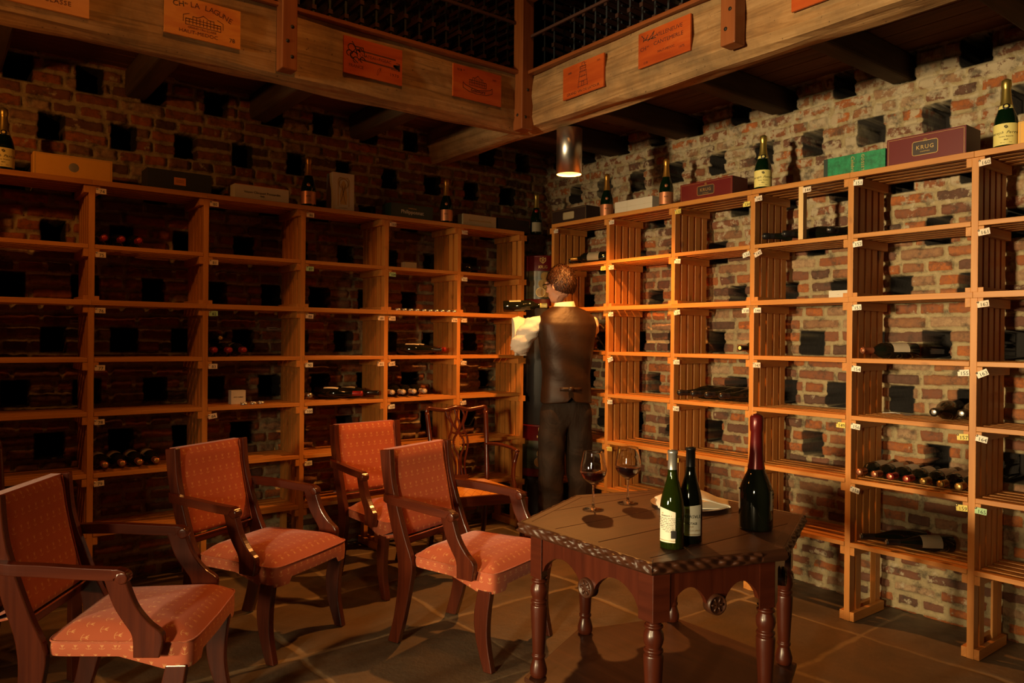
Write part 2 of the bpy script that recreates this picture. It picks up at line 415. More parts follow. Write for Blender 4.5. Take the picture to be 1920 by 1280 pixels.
def copy_tree(o, parent=None):
    c = o.copy(); COL.objects.link(c)
    if parent: c.parent = parent
    for ch in list(o.children): copy_tree(ch, c)
    return c

# ------------------------------------------------------------------ numpy noise
rng = np.random.RandomState(3); TAB = rng.rand(257, 257)
def vn(x, y, seed=0):
    x = x+seed*17.3; y = y+seed*9.7
    xi = np.floor(x).astype(int); yi = np.floor(y).astype(int); fx = x-xi; fy = y-yi
    fx = fx*fx*(3-2*fx); fy = fy*fy*(3-2*fy)
    g = lambda a, b: TAB[a % 256, b % 256]
    return (g(xi, yi)*(1-fx)+g(xi+1, yi)*fx)*(1-fy)+(g(xi, yi+1)*(1-fx)+g(xi+1, yi+1)*fx)*fy
def fbm(x, y, seed=0):
    return (vn(x, y, seed)+.5*vn(2*x, 2*y, seed+1)+.25*vn(4*x, 4*y, seed+2))/1.75
def ss(a, b, x):
    t_ = np.clip((x-a)/(b-a), 0, 1); return t_*t_*(3-2*t_)
def grid_mesh(name, A, B, pos, attrs, mat):
    nb, na = A.shape
    co = pos.reshape(-1, 3).astype(np.float32)
    idx = np.arange(na*nb).reshape(nb, na)
    q = np.stack([idx[:-1, :-1], idx[:-1, 1:], idx[1:, 1:], idx[1:, :-1]], -1).reshape(-1, 4)
    me = bpy.data.meshes.new(name); me.vertices.add(len(co)); me.vertices.foreach_set('co', co.ravel())
    me.loops.add(q.size); me.polygons.add(len(q)); me.loops.foreach_set('vertex_index', q.ravel().astype(np.int32))
    me.polygons.foreach_set('loop_start', (np.arange(len(q))*4).astype(np.int32)); me.polygons.foreach_set('loop_total', np.full(len(q), 4, np.int32))
    me.update(calc_edges=True); me.polygons.foreach_set('use_smooth', np.ones(len(q), bool))
    for k, a in attrs.items():
        at = me.attributes.new(k, 'FLOAT', 'POINT'); at.data.foreach_set('value', a.ravel().astype(np.float32))
    me.materials.append(mat); o = bpy.data.objects.new(name, me); COL.objects.link(o); return struct(o)

XW, YW = 3.93, 4.63
XR, YR = 3.553, 4.286
ZTOP = 2.86
def brick_wall(name, a0, a1, holes, zoff, place, seed):
    st = .0078
    a = np.arange(a0, a1+st, st); z = np.arange(0, ZTOP+st, st); A, Z = np.meshgrid(a, z)
    wa = A+.02*(fbm(A*3, Z*3, seed)-.5); wz = Z+.022*(fbm(A*1.6, Z*4, seed+4)-.5)
    h = .0697; k = np.floor((wz-zoff)/h); fz = (wz-zoff)/h-k
    ki = k.astype(int)
    rowr = TAB[(ki+seed*11) % 256, 5]; header = (ki % 3 == 0)
    L = np.where(header, .125, .225)
    bb = (wa+rowr*.4)/L; b = np.floor(bb); fb = bb-b
    rid = TAB[(ki*7+seed) % 256, (b.astype(int)*13+50) % 256]; r2 = TAB[(ki*5+9) % 256, (b.astype(int)*3+90) % 256]
    dz = np.minimum(fz, 1-fz)*h; da = np.minimum(fb, 1-fb)*L
    nn = fbm(A*28, Z*28, seed+7)-.5
    thick = .0065+.004*np.clip((.42-Z)/.1, 0, 1)
    mask = ss(0, .010, np.minimum(dz, da)-thick+nn*.010)
    hgt = mask*(.008+.016*r2)+.024*(fbm(A*7, Z*9, seed+2)-.5)+.010*nn+.012*(fbm(A*22, Z*30, seed+12)-.5)*mask
    hole = np.full_like(A, -1.)
    for (ac, zc, wx) in holes:
        e = np.minimum(wx-np.abs(A-ac), .064-np.abs(Z-zc))+.008*nn
        hole = np.maximum(hole, e)
    deep = ss(0, .004, hole); hgt = hgt*(1-deep)-.22*deep; hole = ss(-.009, -.002, hole)
    lime = (.12 if seed == 2 else -.10)+(.42 if seed == 2 else .30)*ss(1.75, 2.2, Z)+.10*(r2-.5)+(.16*ss(.42, .34, Z) if seed == 2 else 0)
    pos = place(A, Z, hgt)
    return grid_mesh(name, A, Z, pos, {'mask': mask, 'rid': rid, 'lime': lime, 'hole': hole}, M['brick'])
def hl(zs, phases, step, lo, hi, zoff):
    out = []
    for i, zc in enumerate(zs):
        p = phases[i % 2]; x = p
        while x > lo: x -= step
        x += step
        while x < hi:
            out.append((x+random.uniform(-.012, .012), zc, .058+random.uniform(-.006, .008))); x += step
    return out
zr = [.785+.279*i for i in range(8)]
HR = hl(zr, [1.335, 1.50], .328, -.2, 4.5, .785)
brick_wall('wall_right', -.3, YW+.02, HR, .785-.0697*11, lambda A, Z, h: np.stack([XW-h, A, Z], -1), 2)
zl = [z_-.018 for z_ in zr]
HLf = hl(zl, [.54, .70], .331, -1.2, 3.8, .767)
def placeL(A, Z, h): return np.stack([A, YW-h, Z], -1)
brick_wall('wall_left', -1.3, XW+.02, HLf, .767-.0697*11, placeL, 5)

# floor
st = .0125
ax = np.arange(-1.3, XW+.02, st); ay = np.arange(-.3, YW+.02, st); A, B = np.meshgrid(ax, ay)
wa = A+.13*(fbm(A*1.3, B*1.3, 9)-.5)+.02*(vn(A*12, B*12, 3)-.5); wb = B+.13*(fbm(A*1.2, B*1.2, 12)-.5)+.02*(vn(A*12, B*12, 6)-.5)
rows = [-1, .35, 1.08, 1.78, 2.42, 3.08, 3.72, 4.32, 9]
cols = [[-9, .3, 1.1, 2.2, 3.0, 9], [-9, .2, .9, 1.9, 2.7, 9], [-9, .4, 1.3, 2.0, 2.83, 3.40, 9], [-9, .45, 1.05, 1.72, 2.55, 3.40, 9],
        [-9, .3, 1.28, 2.01, 2.80, 3.50, 9], [-9, .55, 1.29, 2.02, 2.88, 3.45, 9], [-9, .1, .9, 1.8, 2.5, 3.3, 9], [-9, .5, 1.4, 2.3, 3.1, 9]]
joint = np.zeros_like(A); rid = np.zeros_like(A); dmin = np.full_like(A, 9.)
for i in range(len(rows)-1):
    inr = (wb >= rows[i]) & (wb < rows[i+1]); d = np.minimum(wb-rows[i], rows[i+1]-wb)
    for j in range(len(cols[i])-1):
        c0, c1 = cols[i][j], cols[i][j+1]; m_ = inr & (wa >= c0) & (wa < c1)
        dd = np.minimum(d, np.minimum(wa-c0, c1-wa)); dmin[m_] = dd[m_]; rid[m_] = TAB[i*9+3, j*17+5]
joint = (1-ss(.003, .014+.030*vn(A*2.5, B*2.5, 4), dmin))*(.65+.6*vn(A*2.2, B*2.2, 15))
H_ = -.004*joint+.004*(fbm(A*4, B*4, 20)-.5)+.002*(rid-.5)
H_ = np.minimum(H_, 0)
grid_mesh('floor', A, B, np.stack([A, B, H_-.0005], -1), {'joint': joint, 'rid': rid}, M['flag'])

# ------------------------------------------------------------------ mezzanine: planks, joists, beams, posts
BX, BY = 2.82, 3.53        # front faces of the two beams
mb = MB(); PZ = 2.815
x = 2.95
while x < 4.3:       # planks over the right joists run along y
    mb.box((x, -.4, PZ), (x+.135, 3.7, PZ+.03)); x += .14
y = 3.70
while y < 4.9:       # planks over the left joists run along x
    mb.box((-1.4, y, PZ), (4.1, y+.135, PZ+.03)); y += .14
struct(mb.build('ceiling', ['plank'], bevel=.003))
mb = MB(); mb.box((-1.4, YW+.26, 2.75), (4.3, YW+.36, 4.6)); mb.box((XW+.26, -.4, 2.75), (XW+.36, 4.9, 4.6))
mb.box((-1.4, YW+.24, 0), (4.3, YW+.26, 2.85)); mb.box((XW+.24, -.4, 0), (XW+.26, 5.0, 2.85))
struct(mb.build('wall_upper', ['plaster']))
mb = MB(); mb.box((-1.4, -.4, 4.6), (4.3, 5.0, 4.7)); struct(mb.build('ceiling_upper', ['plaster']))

def joist(a, b, lab):
    mb = MB(); mb.box(a, b); o = mb.build('joist', ['joist'], bevel=.012)
    tag(o, lab, 'joist', 'rough joists carrying the gallery')
places_r = ['farthest right', 'second from the right edge', 'third from the right edge', 'fourth from the right edge']
jy = [(1.12, 1.23), (1.805, 1.90), (2.495, 2.60), (3.20, 3.32), (3.83, 3.93)]
rl = ['thick dark joist over the right rack, cut by the top right of the photo', 'dark joist ending in the bricks above the large red box',
      'dark joist ending above the yellow-labelled bottle on the right', 'dark joist right of the hanging metal lamp', 'dark joist in the corner behind the hanging metal lamp']
for (y0, y1), lab in zip(jy, rl): joist((BX+.16, y0, 2.675), (XW+.10, y1, PZ-.001), lab)
jx = [(.20, .31), (.875, .985), (1.56, 1.675), (2.215, 2.335)]
ll = ['dark joist at the far left of the gallery underside', 'dark joist above the charcoal box on the left rack', 'dark joist left of the plain stretch of left bricks', 'dark joist nearest the lit beam on the left side']
for (x0, x1), lab in zip(jx, ll): joist((x0, BY+.16, 2.665), (x1, YW+.10, PZ-.001), lab)

def wavy_beam(name, a, b, axis, lab):
    """roughly hewn beam: grid-box with slightly uneven faces"""
    (x0, y0, z0), (x1, y1, z1) = a, b; mb = MB(); n = 60
    L0, L1 = (a[axis], b[axis]); sec = []
    K = [(0, 0), (.25, -.01), (.5, 0), (.75, -.01), (1, 0), (1, .25), (1, .5), (1, .75), (1, 1), (.5, 1), (0, 1), (0, .8), (0, .6), (0, .4), (0, .2)]
    ro = random.random()*50
    def P(u, v):
        k = int(round(v*len(K))) % len(K); p = K[k]; t_ = L0+(L1-L0)*u
        q = .007*(math.sin(t_*3.1+k*2.1+ro)+.6*math.sin(t_*9.3+k*5.+ro))
        zc = z0+(z1-z0)*p[1]; rnd = .012 if k in (0, 4) else 0
        if axis == 0: yy = y0+(y1-y0)*p[0]; return (t_, yy+(q if p[1] > .05 else q*.3)+(rnd if p[0] == 0 else -rnd), zc+q*(p[1] < .5)+rnd)
        xx = x0+(x1-x0)*p[0]; return (xx+q+(rnd if p[0] == 0 else -rnd), t_, zc+q*(p[1] < .5)+rnd)
    def uvf(u, v): return (L0+(L1-L0)*u+ro, v*1.0+ro)
    V = []; nk = len(K)
    for i in range(n+1):
        for k in range(nk): V.append(P(i/n, k/nk))
    Fs = []; U = []
    for i in range(n):
        for k in range(nk):
            f = [i*nk+k, i*nk+(k+1) % nk, (i+1)*nk+(k+1) % nk, (i+1)*nk+k]
            if axis == 1: f = f[::-1]
            Fs.append(f); U.append([uvf((q//nk)/n, ((q % nk) if not (q % nk == 0 and k == nk-1) else nk)/nk) for q in f])
    Fs += [list(range(nk)), list(range(n*nk, (n+1)*nk))]; U += [None, None]
    mb.v += V; mb.f += Fs; mb.m += [0]*len(Fs); mb.uv += U; mb.sm += [False]*len(Fs)
    o = mb.build(name, ['beam'])
    return tag(o, lab, 'beam')
wavy_beam('gallery_beam', (-1.3, BY, 2.59), (BX-.005, BY+.17, 2.90), 0, 'long old tan beam along the left gallery edge, with four wooden crate panels')
wavy_beam('gallery_beam', (BX, -.3, 2.595), (BX+.17, YW+.08, 2.895), 1, 'old tan beam along the right gallery edge running back over the corner to the left wall')
for a, b, lab in [((-1.3, BY-.035, 2.902), (BX-.04, BY+.19, 2.922), 'thin orange board capping the left gallery beam'),
                  ((BX-.035, -.3, 2.898), (BX+.19, BY-.04, 2.918), 'thin orange board capping the right gallery beam')]:
    mb = MB(); mb.box(a, b); tag(mb.build('capping_board', ['post_wood'], bevel=.004), lab, 'board')
def gpost(name, c, z0, z1, lab, w_=.075, screws=(), ax=0):
    mb = MB(); mb.box((c[0]-w_/2, c[1]-w_/2, z0), (c[0]+w_/2, c[1]+w_/2, z1))
    t_ = empty(name, (c[0], c[1], z0), lab, 'post')
    o = mb.build('shaft', ['post_wood'], t_, bevel=.005); o.location = (-c[0], -c[1], -z0)
    for (dx, dz, face) in screws:
        s = MB(); X = Matrix.Translation((dx, -w_/2-.001, dz)) @ Matrix.Rotation(PI/2, 4, 'X') if face == 0 else Matrix.Translation((-w_/2-.001, dx, dz)) @ Matrix.Rotation(-PI/2, 4, 'Y')
        s.lathe([(0, .003), (.006, .003), (.009, 0), (.009, -.002)], 12, 0, X); s.build('screw_head', ['black_metal'], t_)
    return t_
gpost('gallery_post', (1.348, BY-.045), 2.60, 4.55, 'square red-brown post bolted to the left gallery beam', screws=[(.012, .06, 0), (-.01, .13, 0), (.012, .20, 0)])
gpost('gallery_post', (BX-.045, 2.03), 2.63, 4.55, 'square red-brown post bolted to the right gallery beam', screws=[(.01, .07, 1), (-.012, .15, 1)])
gpost('gallery_post', (BX-.035, BY-.03), 2.575, 4.55, 'red-brown corner post where the two gallery beams meet', w_=.085, screws=[(-.015, .07, 0), (.0, .085, 1), (.0, .23, 0)])
gpost('gallery_post', (-.25, BY-.045), 2.60, 4.55, 'square post on the left beam beyond the edge of the photo')
for (a, b, lab) in [((-1.3, BY-.012, 3.195), (BX-.08, BY+.003, 3.211), 'thin mid rail of the left gallery railing'), ((BX-.025, -.3, 3.11), (BX-.010, BY-.08, 3.126), 'thin mid rail of the right gallery railing'),
                    ((-1.3, BY-.04, 3.40), (BX-.08, BY+.02, 3.45), 'top rail of the left gallery railing'), ((BX-.06, -.3, 3.32), (BX, BY-.08, 3.37), 'top rail of the right gallery railing')]:
    mb = MB(); mb.box(a, b); tag(mb.build('gallery_rail', ['dark_wood' if 'mid' in lab else 'post_wood'], bevel=.003), lab, 'rail', 'gallery railing rails')
# lattice racks on the gallery
def lattice(fmap, n, lab, loc):
    t_ = empty('lattice_wine_rack', loc, lab, 'wine rack')
    a = MB(); b = MB()
    for i in range(n):
        for d in (0, .22):
            p = fmap(i*.093, d, 0); q = fmap(i*.093+.012, d+.002, 1.5)
            a.box(tuple(map(min, p, q)), tuple(map(max, p, q)))
        for k in range(15):
            p = fmap(i*.093-.006, -.01, .05+k*.1); q = fmap(i*.093+.018, .24, .074+k*.1)
            b.box(tuple(map(min, p, q)), tuple(map(max, p, q)))
    for nm, m_, mt in (('metal_strips', a, 'iron'), ('wooden_bars', b, 'dark_wood')):
        o = m_.build(nm, [mt], t_)
    return t_
lattice(lambda a, d, z: (a, .0+d, z), 41, 'dark lattice wine rack standing on the left gallery', (-.6, 3.86, 2.846))
lattice(lambda a, d, z: (.0+d, a, z), 40, 'dark lattice wine rack standing on the right gallery', (3.14, .1, 2.846))

# ------------------------------------------------------------------ crate panels nailed to the beams
def castle(w, h):
    L = [[(-w, -h), (-w, 0), (-w*.6, 0), (-w*.6, h*.5), (-w*.3, h*.5), (0, h), (w*.3, h*.5), (w*.6, h*.5), (w*.6, 0), (w, 0), (w, -h), (-w, -h)]]
    for i in range(-4, 5): L.append([(i*w/5, -h*.8), (i*w/5, -h*.1)])
    for i in range(-2, 3): L.append([(i*w/5, .05*h), (i*w/5, h*.4)])
    L.append([(-w, -h*.45), (w, -h*.45)]); L.append([(-w, -.02*h), (w, -.02*h)])
    return L
def panel(name, face, a0, a1, z0, z1, lab, mat, content, tilt=0):
    """face 'L': on the left beam (a is x); 'R': on the right beam (a is y, a1 towards the corner)"""
    w_, h_ = a1-a0, z1-z0; ca, cz = (a0+a1)/2, (z0+z1)/2
    if face == 'L': X = Matrix.Translation((ca, BY-.019, cz)) @ Matrix.Rotation(PI/2, 4, 'X') @ Matrix.Rotation(tilt, 4, 'Z')
    else: X = Matrix.Translation((BX-.019, ca, cz)) @ Matrix.Rotation(-PI/2, 4, 'Z') @ Matrix.Rotation(PI/2, 4, 'X') @ Matrix.Rotation(tilt, 4, 'Z')
    mb = MB(); mb.box((-w_/2, -h_/2, -.010), (w_/2, h_/2, 0), 0, None, 0)
    content(mb, w_, h_)
    o = mb.build(name, [mat, 'ink', 'ink_black'])
    o.matrix_world = X
    return tag(o, lab, 'wooden panel')
T = lambda x, y: Matrix.Translation((x, y, 0))
def c0(m, w, h):
    m.text('PAUILLAC', .030, T(.04, .012)); m.text('CRU CLASSE', .026, T(.05, -.042), spacing=1.15)
def c1(m, w, h):
    s = 'CH'; m.text('CH', .034, T(-.105, .050) @ Matrix.Rotation(.12, 4, 'Z'), 2); m.text('au', .016, T(-.073, .060), 2)
    for i, ch in enumerate('LA LAGUNE'):
        x = -.048+i*.0205; a = .25-(i+1.5)*.085
        m.text(ch, .034, T(x, .058-max(0, (x+.0))**2*2.2) @ Matrix.Rotation(a*.7, 4, 'Z'), 1)
    m.strokes([[(p[0]+.0, p[1]-.005) for p in l] for l in castle(.075, .026)], .0022, T(0, 0), 1)
    m.strokes([[(-.085, -.020), (-.085, .008), (-.06, .018)], [(.085, -.02), (.085, .008), (.06, .018)]], .002, T(0, 0), 1)
    m.text('GRAND CRU CLASSE', .013, T(-.005, -.042)); m.text('HAUT-MEDOC', .022, T(-.02, -.062), sx=1.15); m.text('78', .026, T(.125, -.058), 2)
def c2(m, w, h):
    m.text('CHATEAU-FIGEAC', .022, T(.01, .012), 1)
    m.strokes([[(-.10, .032), (.125, .030)], [(-.10, .036), (.125, .034)], [(-.08, -.008), (.135, -.012)], [(-.08, -.012), (.135, -.016)], [(.10, -.020), (.150, -.022), (.138, -.003), (.150, .015), (.13, .016)]], .002, T(0, 0), 2)
    m.strokes([[(.115, .01+i*.001-.014), (.15, -.02+i*.004)] for i in range(8)], .003, T(0, 0), 2)
    sc = []
    for k in range(7):
        cx, cy, r = -.135+.012*k, .010+.030*math.sin(k*1.7), .014+.005*math.sin(k)
        sc.append([(cx+r*math.cos(a*.5)*1.1, cy+r*math.sin(a*.5)) for a in range(10)])
    sc.append([(-.12, .07), (-.10, .04), (-.13, .0), (-.09, -.03)]); sc.append([(-.11, .05), (-.06, .05), (-.05, .01)])
    m.strokes(sc, .0032, T(0, 0), 2)
    m.text('FRANCE', .022, T(-.098, -.050)); m.text('1970', .022, T(.118, -.050), spacing=1.3)
    m.strokes([[(.03+.012*math.cos(a), -.05+.022*math.sin(a*1.3)) for a in range(8)]], .0015, T(0, 0), 1)
def c3(m, w, h):
    m.strokes([[(p[0], p[1]+.022) for p in l] for l in castle(.058, .030)], .002, T(0, 0), 2)
    m.strokes([[(-.10, .0), (-.10, -.03), (-.06, -.045), (0, -.05), (.06, -.045), (.10, -.03), (.10, 0), (.085, -.012), (.05, -.02), (0, -.028), (-.05, -.02), (-.085, -.012), (-.10, 0)]], .0022, T(0, 0), 2)
    m.text('Giscours', .028, T(0, -.033), 2, shear=.3); m.text('12 B', .017, T(-.125, .062), 2); m.text('te', .010, T(-.095, .066), 2); m.text('1977', .014, T(.115, .050), 1)
def c4(m, w, h):
    L = []
    for k in range(5): L.append([(-.036+k*.003, -.048+k*.026), (.036-k*.003, -.048+k*.026)])
    L += [[(-.038, -.052), (-.020, .045), (.020, .045), (.038, -.052)], [(-.022, .045), (-.022, .058), (.022, .058), (.022, .045)], [(-.008, .058), (-.008, .075), (.010, .078), (.012, .066), (.024, .072)]]
    L += [[(x_, y_), (x_, y_+.012)] for x_ in (-.012, 0, .012) for y_ in (.025, 0)]; L += [[(-.008, -.048), (-.008, -.026), (.008, -.026), (.008, -.048)]]
    m.strokes(L, .0022, T(0, .005), 1)
    m.text('12BB', .014, T(-.105, .048), 2); m.text('1971', .014, T(.12, .060), 1); m.text('GRAND VIN DE LATOUR', .0205, T(0, -.068), 1, sx=1.12)
def c5(m, w, h):
    m.text('VILLENEUVE', .027, T(.035, .048), 1, sx=1.1); m.text('CH', .028, T(-.13, .002), 1); m.text('au', .014, T(-.100, .010), 1); m.text('CANTEMERLE', .027, T(.028, .010), 1, sx=1.1)
    m.text('HAUT-MEDOC', .016, T(.015, -.035), 1); m.text('1975', .018, T(.11, -.052), 1); m.text('12 B', .016, T(-.115, -.068), 1)
    m.strokes([[(-.14, .07), (-.125, .055), (-.13, .04), (-.11, .05), (-.10, .065)], [(-.10, .035), (-.06, .072), (-.075, .04), (-.05, .038)], [(-.12, .045), (-.09, .04), (-.04, .05)]], .0028, T(0, 0), 2)
def c6(m, w, h): m.text('GRAND CRU', .02, T(0, -.05), 1)
panel('crate_panel', 'L', .14, .53, 2.638, 2.80, 'yellow crate panel reading CRU CLASSE at the left end of the left beam', 'crate_yellow', c0)
panel('crate_panel', 'L', .815, 1.14, 2.660, 2.832, 'glossy yellow-orange crate panel with castle picture, left of the first post', 'crate_yellow', c1)
panel('crate_panel', 'L', 1.65, 1.98, 2.672, 2.856, 'red-orange crate panel with dark ribbon banner and FRANCE, right of the first post', 'crate', c2)
panel('crate_panel', 'L', 2.30, 2.63, 2.687, 2.866, 'red-orange crate panel with castle above a ribbon, nearest the corner on the left beam', 'crate', c3)
panel('crate_panel', 'R', 2.848, 3.167, 2.674, 2.849, 'orange crate panel with a tower drawing on the right beam', 'crate', c4)
panel('crate_panel', 'R', 2.282, 2.606, 2.695, 2.866, 'orange crate panel with three lines of writing left of the right beam post', 'crate', c5)
panel('crate_panel', 'R', 1.44, 1.765, 2.697, 2.87, 'orange crate panel cut by the top edge at the right', 'crate', c6)

# ------------------------------------------------------------------ shelving
LZ = [2.122, 1.804, 1.524, 1.236, .964, .655, .360]
RZ = [2.168, 1.873, 1.568, 1.273, .996, .690, .381]
LX = [.129+.551*i for i in range(7)]+[-.422, -.973]
RY = [4.124-.5507*i for i in range(8)]       # right rack, from the corner towards the camera
PW = .028; DEP = .30
def shelving(fmap, posts, Z, name, lab, side, tags, loc):
    root = empty(name, loc, lab, 'wine rack'); s = 1 if side == 'L' else -1
    ox, oy, oz = loc
    def bx(mb, a0, d0, z0, a1, d1, z1, mat=0, grain=None):
        p, q = fmap(a0, d0, z0), fmap(a1, d1, z1)
        mb.box(tuple(min(u, v)-o for u, v, o in zip(p, q, loc)), tuple(max(u, v)-o for u, v, o in zip(p, q, loc)), mat, None, grain)
    for i, a in enumerate(posts):
        mb = MB(); a0, a1 = a-PW, a
        for k in range(5):
            d0 = k*.0635; d1 = d0+.046
            low = Z[6]-.03 if k not in (0, 1, 4) else 0
            bx(mb, a0, d0, low, a1, d1, Z[2]-.022); bx(mb, a0, d0, Z[2]+.002, a1, d1, Z[0]-.022)
        for j in range(7):
            for (b0, b1) in ((a0-.022, a0), (a1, a1+.022)):
                bx(mb, b0, .0005, Z[j]-.022-.040, b1, DEP, Z[j]-.0225)
        for (b0, b1) in ((a0-.022, a0), (a1, a1+.022)):
            bx(mb, b0, .001, Z[2]+.0005, b1, DEP, Z[2]+.022); bx(mb, b0, .001, .001, b1, DEP, .045)
        fr = mb.build('side_frame', ['pine'], root, bevel=.0012)
        for (pi, j, sd, num, col, tilt) in tags:
            if pi != i: continue
            wT, hT = .046, .027
            if side == 'L': c_ = a+.026 if sd > 0 else a-.052
            else: c_ = a-PW-.024 if sd > 0 else a+.022
            X = TX([u-o for u, o in zip(fmap(c_, -.006, Z[j]-.050-(.02 if tilt == 99 else 0)), loc)], 0 if side == 'L' else -90, 90, 0 if tilt == 99 else tilt)
            tb = MB(); tb.box((-wT/2, -hT/2, -.001), (wT/2, hT/2, 0), 0, X)
            tb.text(num, .022, X @ T(.004, -.003), 1, sx=1.05); tb.text('- - -', .006, X @ T(.004, .0098), 1)
            tb.lathe([(0, .004), (.004, .003), (.005, 0)], 8, 2, X @ T(-wT/2+.004, hT/2-.004))
            tb.build('number_tag', ['tag_'+col, 'ink_black', 'steel'], fr, label=col+' tag printed '+num)
    P = sorted(posts)
    for i in range(len(P)-1):
        for j in range(7):
            mb = MB(); a0, a1 = P[i], P[i+1]-PW
            th = .022; e = .0
            for k in range(5):
                d0 = k*.0655; d1 = d0+.036
                if k == 0:
                    d0 = -.014 if j in (0, 2) else -.002
                    b0, b1 = (P[i]-PW/2, P[i+1]-PW/2-.0006) if j in (0, 2) else (a0+.001, a1-.001)
                elif j == 0: b0, b1 = P[i]-PW/2, P[i+1]-PW/2-.0006
                else: b0, b1 = a0+.001, a1-.001
                if j in (0, 2) and k == 0:
                    bx(mb, b0, d0, Z[j]-.024, b1, d0+.013, Z[j]+.002); b0, b1 = a0+.001, a1-.001; d0 = 0
                bx(mb, b0, d0, Z[j]-th+.001, b1, d1, Z[j])
            mb.build('shelf', ['pine'], root, bevel=.0012)
    return root
c_, y_, g_, w_ = 'cream', 'yellow', 'green', 'white'
ltags = [(1, 0, 1, '74', c_, 0), (1, 1, 1, '75', c_, 0), (1, 2, 1, '76', c_, 0), (1, 3, 1, '77', c_, 0), (1, 4, 1, '78', c_, 2), (1, 5, 1, '79', c_, 3),
         (2, 0, 1, '80', c_, 0), (2, 1, 1, '81', c_, 0), (2, 2, 1, '82', g_, 2), (2, 3, 1, '83', c_, 0), (2, 4, 1, '84', c_, 8),
         (3, 0, 1, '86', c_, 0), (3, 1, 1, '87', g_, 0), (3, 2, 1, '88', c_, -3), (3, 3, 1, '90', w_, 0), (3, 4, 1, '100', w_, 0), (3, 5, 1, '101', w_, 2),
         (4, 0, 1, '103', c_, 0), (4, 1, 1, '104', g_, 0), (4, 2, 1, '105', c_, 0), (4, 2, -1, '89', c_, 0), (4, 3, 1, '107', c_, 5), (4, 3, -1, '91', c_, 0), (4, 4, 1, '109', w_, 3),
         (5, 0, 1, '110', c_, 0), (5, 1, 1, '111', w_, 0), (5, 2, 1, '112', c_, 0), (5, 2, -1, '106', c_, 0), (5, 3, 1, '114', c_, -4), (5, 4, 1, '116', c_, 6), (5, 5, 1, '117', y_, 0)]
rtags = [(0, 0, 1, '118', c_, 0), (1, 0, 1, '126', c_, 0), (1, 1, 1, '127', c_, 0), (1, 1, -1, '121', y_, 0), (1, 2, 1, '128', w_, 0), (1, 3, 1, '129', w_, 20), (1, 4, 1, '130', w_, 4), (1, 5, 1, '131', y_, 3),
         (2, 0, 1, '132', y_, 2), (2, 1, 1, '135', w_, -5), (2, 2, 1, '137', w_, 8), (2, 3, 1, '139', w_, 0), (2, 4, 1, '140', w_, 0), (2, 5, 1, '141', y_, 0),
         (3, 0, 1, '143', c_, 4), (3, 0, -1, '134', y_, 99), (3, 1, 1, '145', c_, 24), (3, 1, -1, '136', w_, 14), (3, 2, 1, '146', w_, 0), (3, 2, -1, '138', w_, 2), (3, 3, 1, '147', c_, 0), (3, 4, 1, '148', g_, 6),
         (4, 0, 1, '151', w_, -4), (4, 1, 1, '152', w_, 5), (4, 2, 1, '153', w_, 3), (4, 3, 1, '154', w_, -4), (4, 4, 1, '156', w_, -6), (4, 4, -1, '149', y_, 0), (4, 5, 1, '158', w_, -12),
         (5, 0, 1, '160', c_, 6), (5, 1, 1, '161', c_, 8), (5, 2, 1, '162', c_, 8), (5, 3, 1, '163', w_, 25), (5, 3, -1, '155', w_, 4), (5, 4, 1, '164', w_, -10), (5, 4, -1, '157', y_, 3), (5, 5, 1, '165', g_, -3), (5, 5, -1, '159', y_, 3)]
shelving(lambda a, d, z: (a, YR+d, z), LX, LZ, 'slatted_shelving', 'slatted pine wine shelving along the dim left brick wall', 'L', ltags, (LX[3], YR, 0))
rr = shelving(lambda a, d, z: (XR+d, a, z), RY, RZ, 'slatted_shelving', 'slatted pine wine shelving along the brightly lit right brick wall', 'R', rtags, (XR, RY[3], 0))
# extra pale upright in the right rack, with its tag 144
mb = MB(); mb.box((-.004, 2.157-RY[3], RZ[1]+.001), (.03, 2.184-RY[3], RZ[0]-.023)); up = mb.build('upright', ['pale_pine'], rr, bevel=.0012, label='pale new pine upright')
X = TX((-.009, 2.135-RY[3], RZ[0]-.045), -90, 90, 2); tb = MB(); tb.box((-.023, -.0135, -.001), (.023, .0135, 0), 0, X); tb.text('144', .022, X @ T(.004, -.003), 1); tb.text('- - -', .006, X @ T(.004, .0098), 1)
tb.build('number_tag', ['tag_cream', 'ink_black'], up, label='cream tag printed 144')

# ------------------------------------------------------------------ bottles
def prof(style, H, R, ins=0):
    if style == 'bordeaux': P = [(0, 0), (.88, 0), (1, .012), (1, .60), (.95, .64), (.75, .70), (.45, .745), (.38, .79), (.37, .965), (.42, .97), (.42, 1), (0, 1)]
    elif style == 'burgundy': P = [(0, 0), (.9, 0), (1, .015), (1, .38), (.98, .43), (.92, .49), (.80, .56), (.64, .63), (.49, .70), (.41, .76), (.37, .82), (.36, .965), (.40, .97), (.40, 1), (0, 1)]
    elif style == 'magnum': P = [(0, 0), (.93, 0), (1, .02), (1, .26), (.985, .31), (.93, .36), (.82, .41), (.66, .46), (.53, .50), (.45, .56), (.385, .66), (.33, .84), (.37, .86), (.39, .90), (.385, .97), (.30, .99), (.15, 1), (0, 1)]
    else: P = [(0, 0), (.9, 0), (1, .02), (1, .33), (.98, .38), (.90, .45), (.76, .52), (.60, .58), (.48, .65), (.40, .73), (.345, .85), (.34, .87), (.40, .89), (.41, .94), (.38, .98), (.2, 1), (0, 1)]
    return [(r*R-(ins if r > 0 else 0), z*H) for r, z in P]
def seg(pr, z0, z1, off):
    def r_at(z):
        for (r0, a), (r1, b) in zip(pr, pr[1:]):
            if a <= z <= b and b > a: return r0+(r1-r0)*(z-a)/(b-a)
        return 0
    zs = sorted({z0, z1} | {z for r, z in pr if z0 < z < z1}); return [(r_at(z)+off, z) for z in zs]
LOWRES = {}
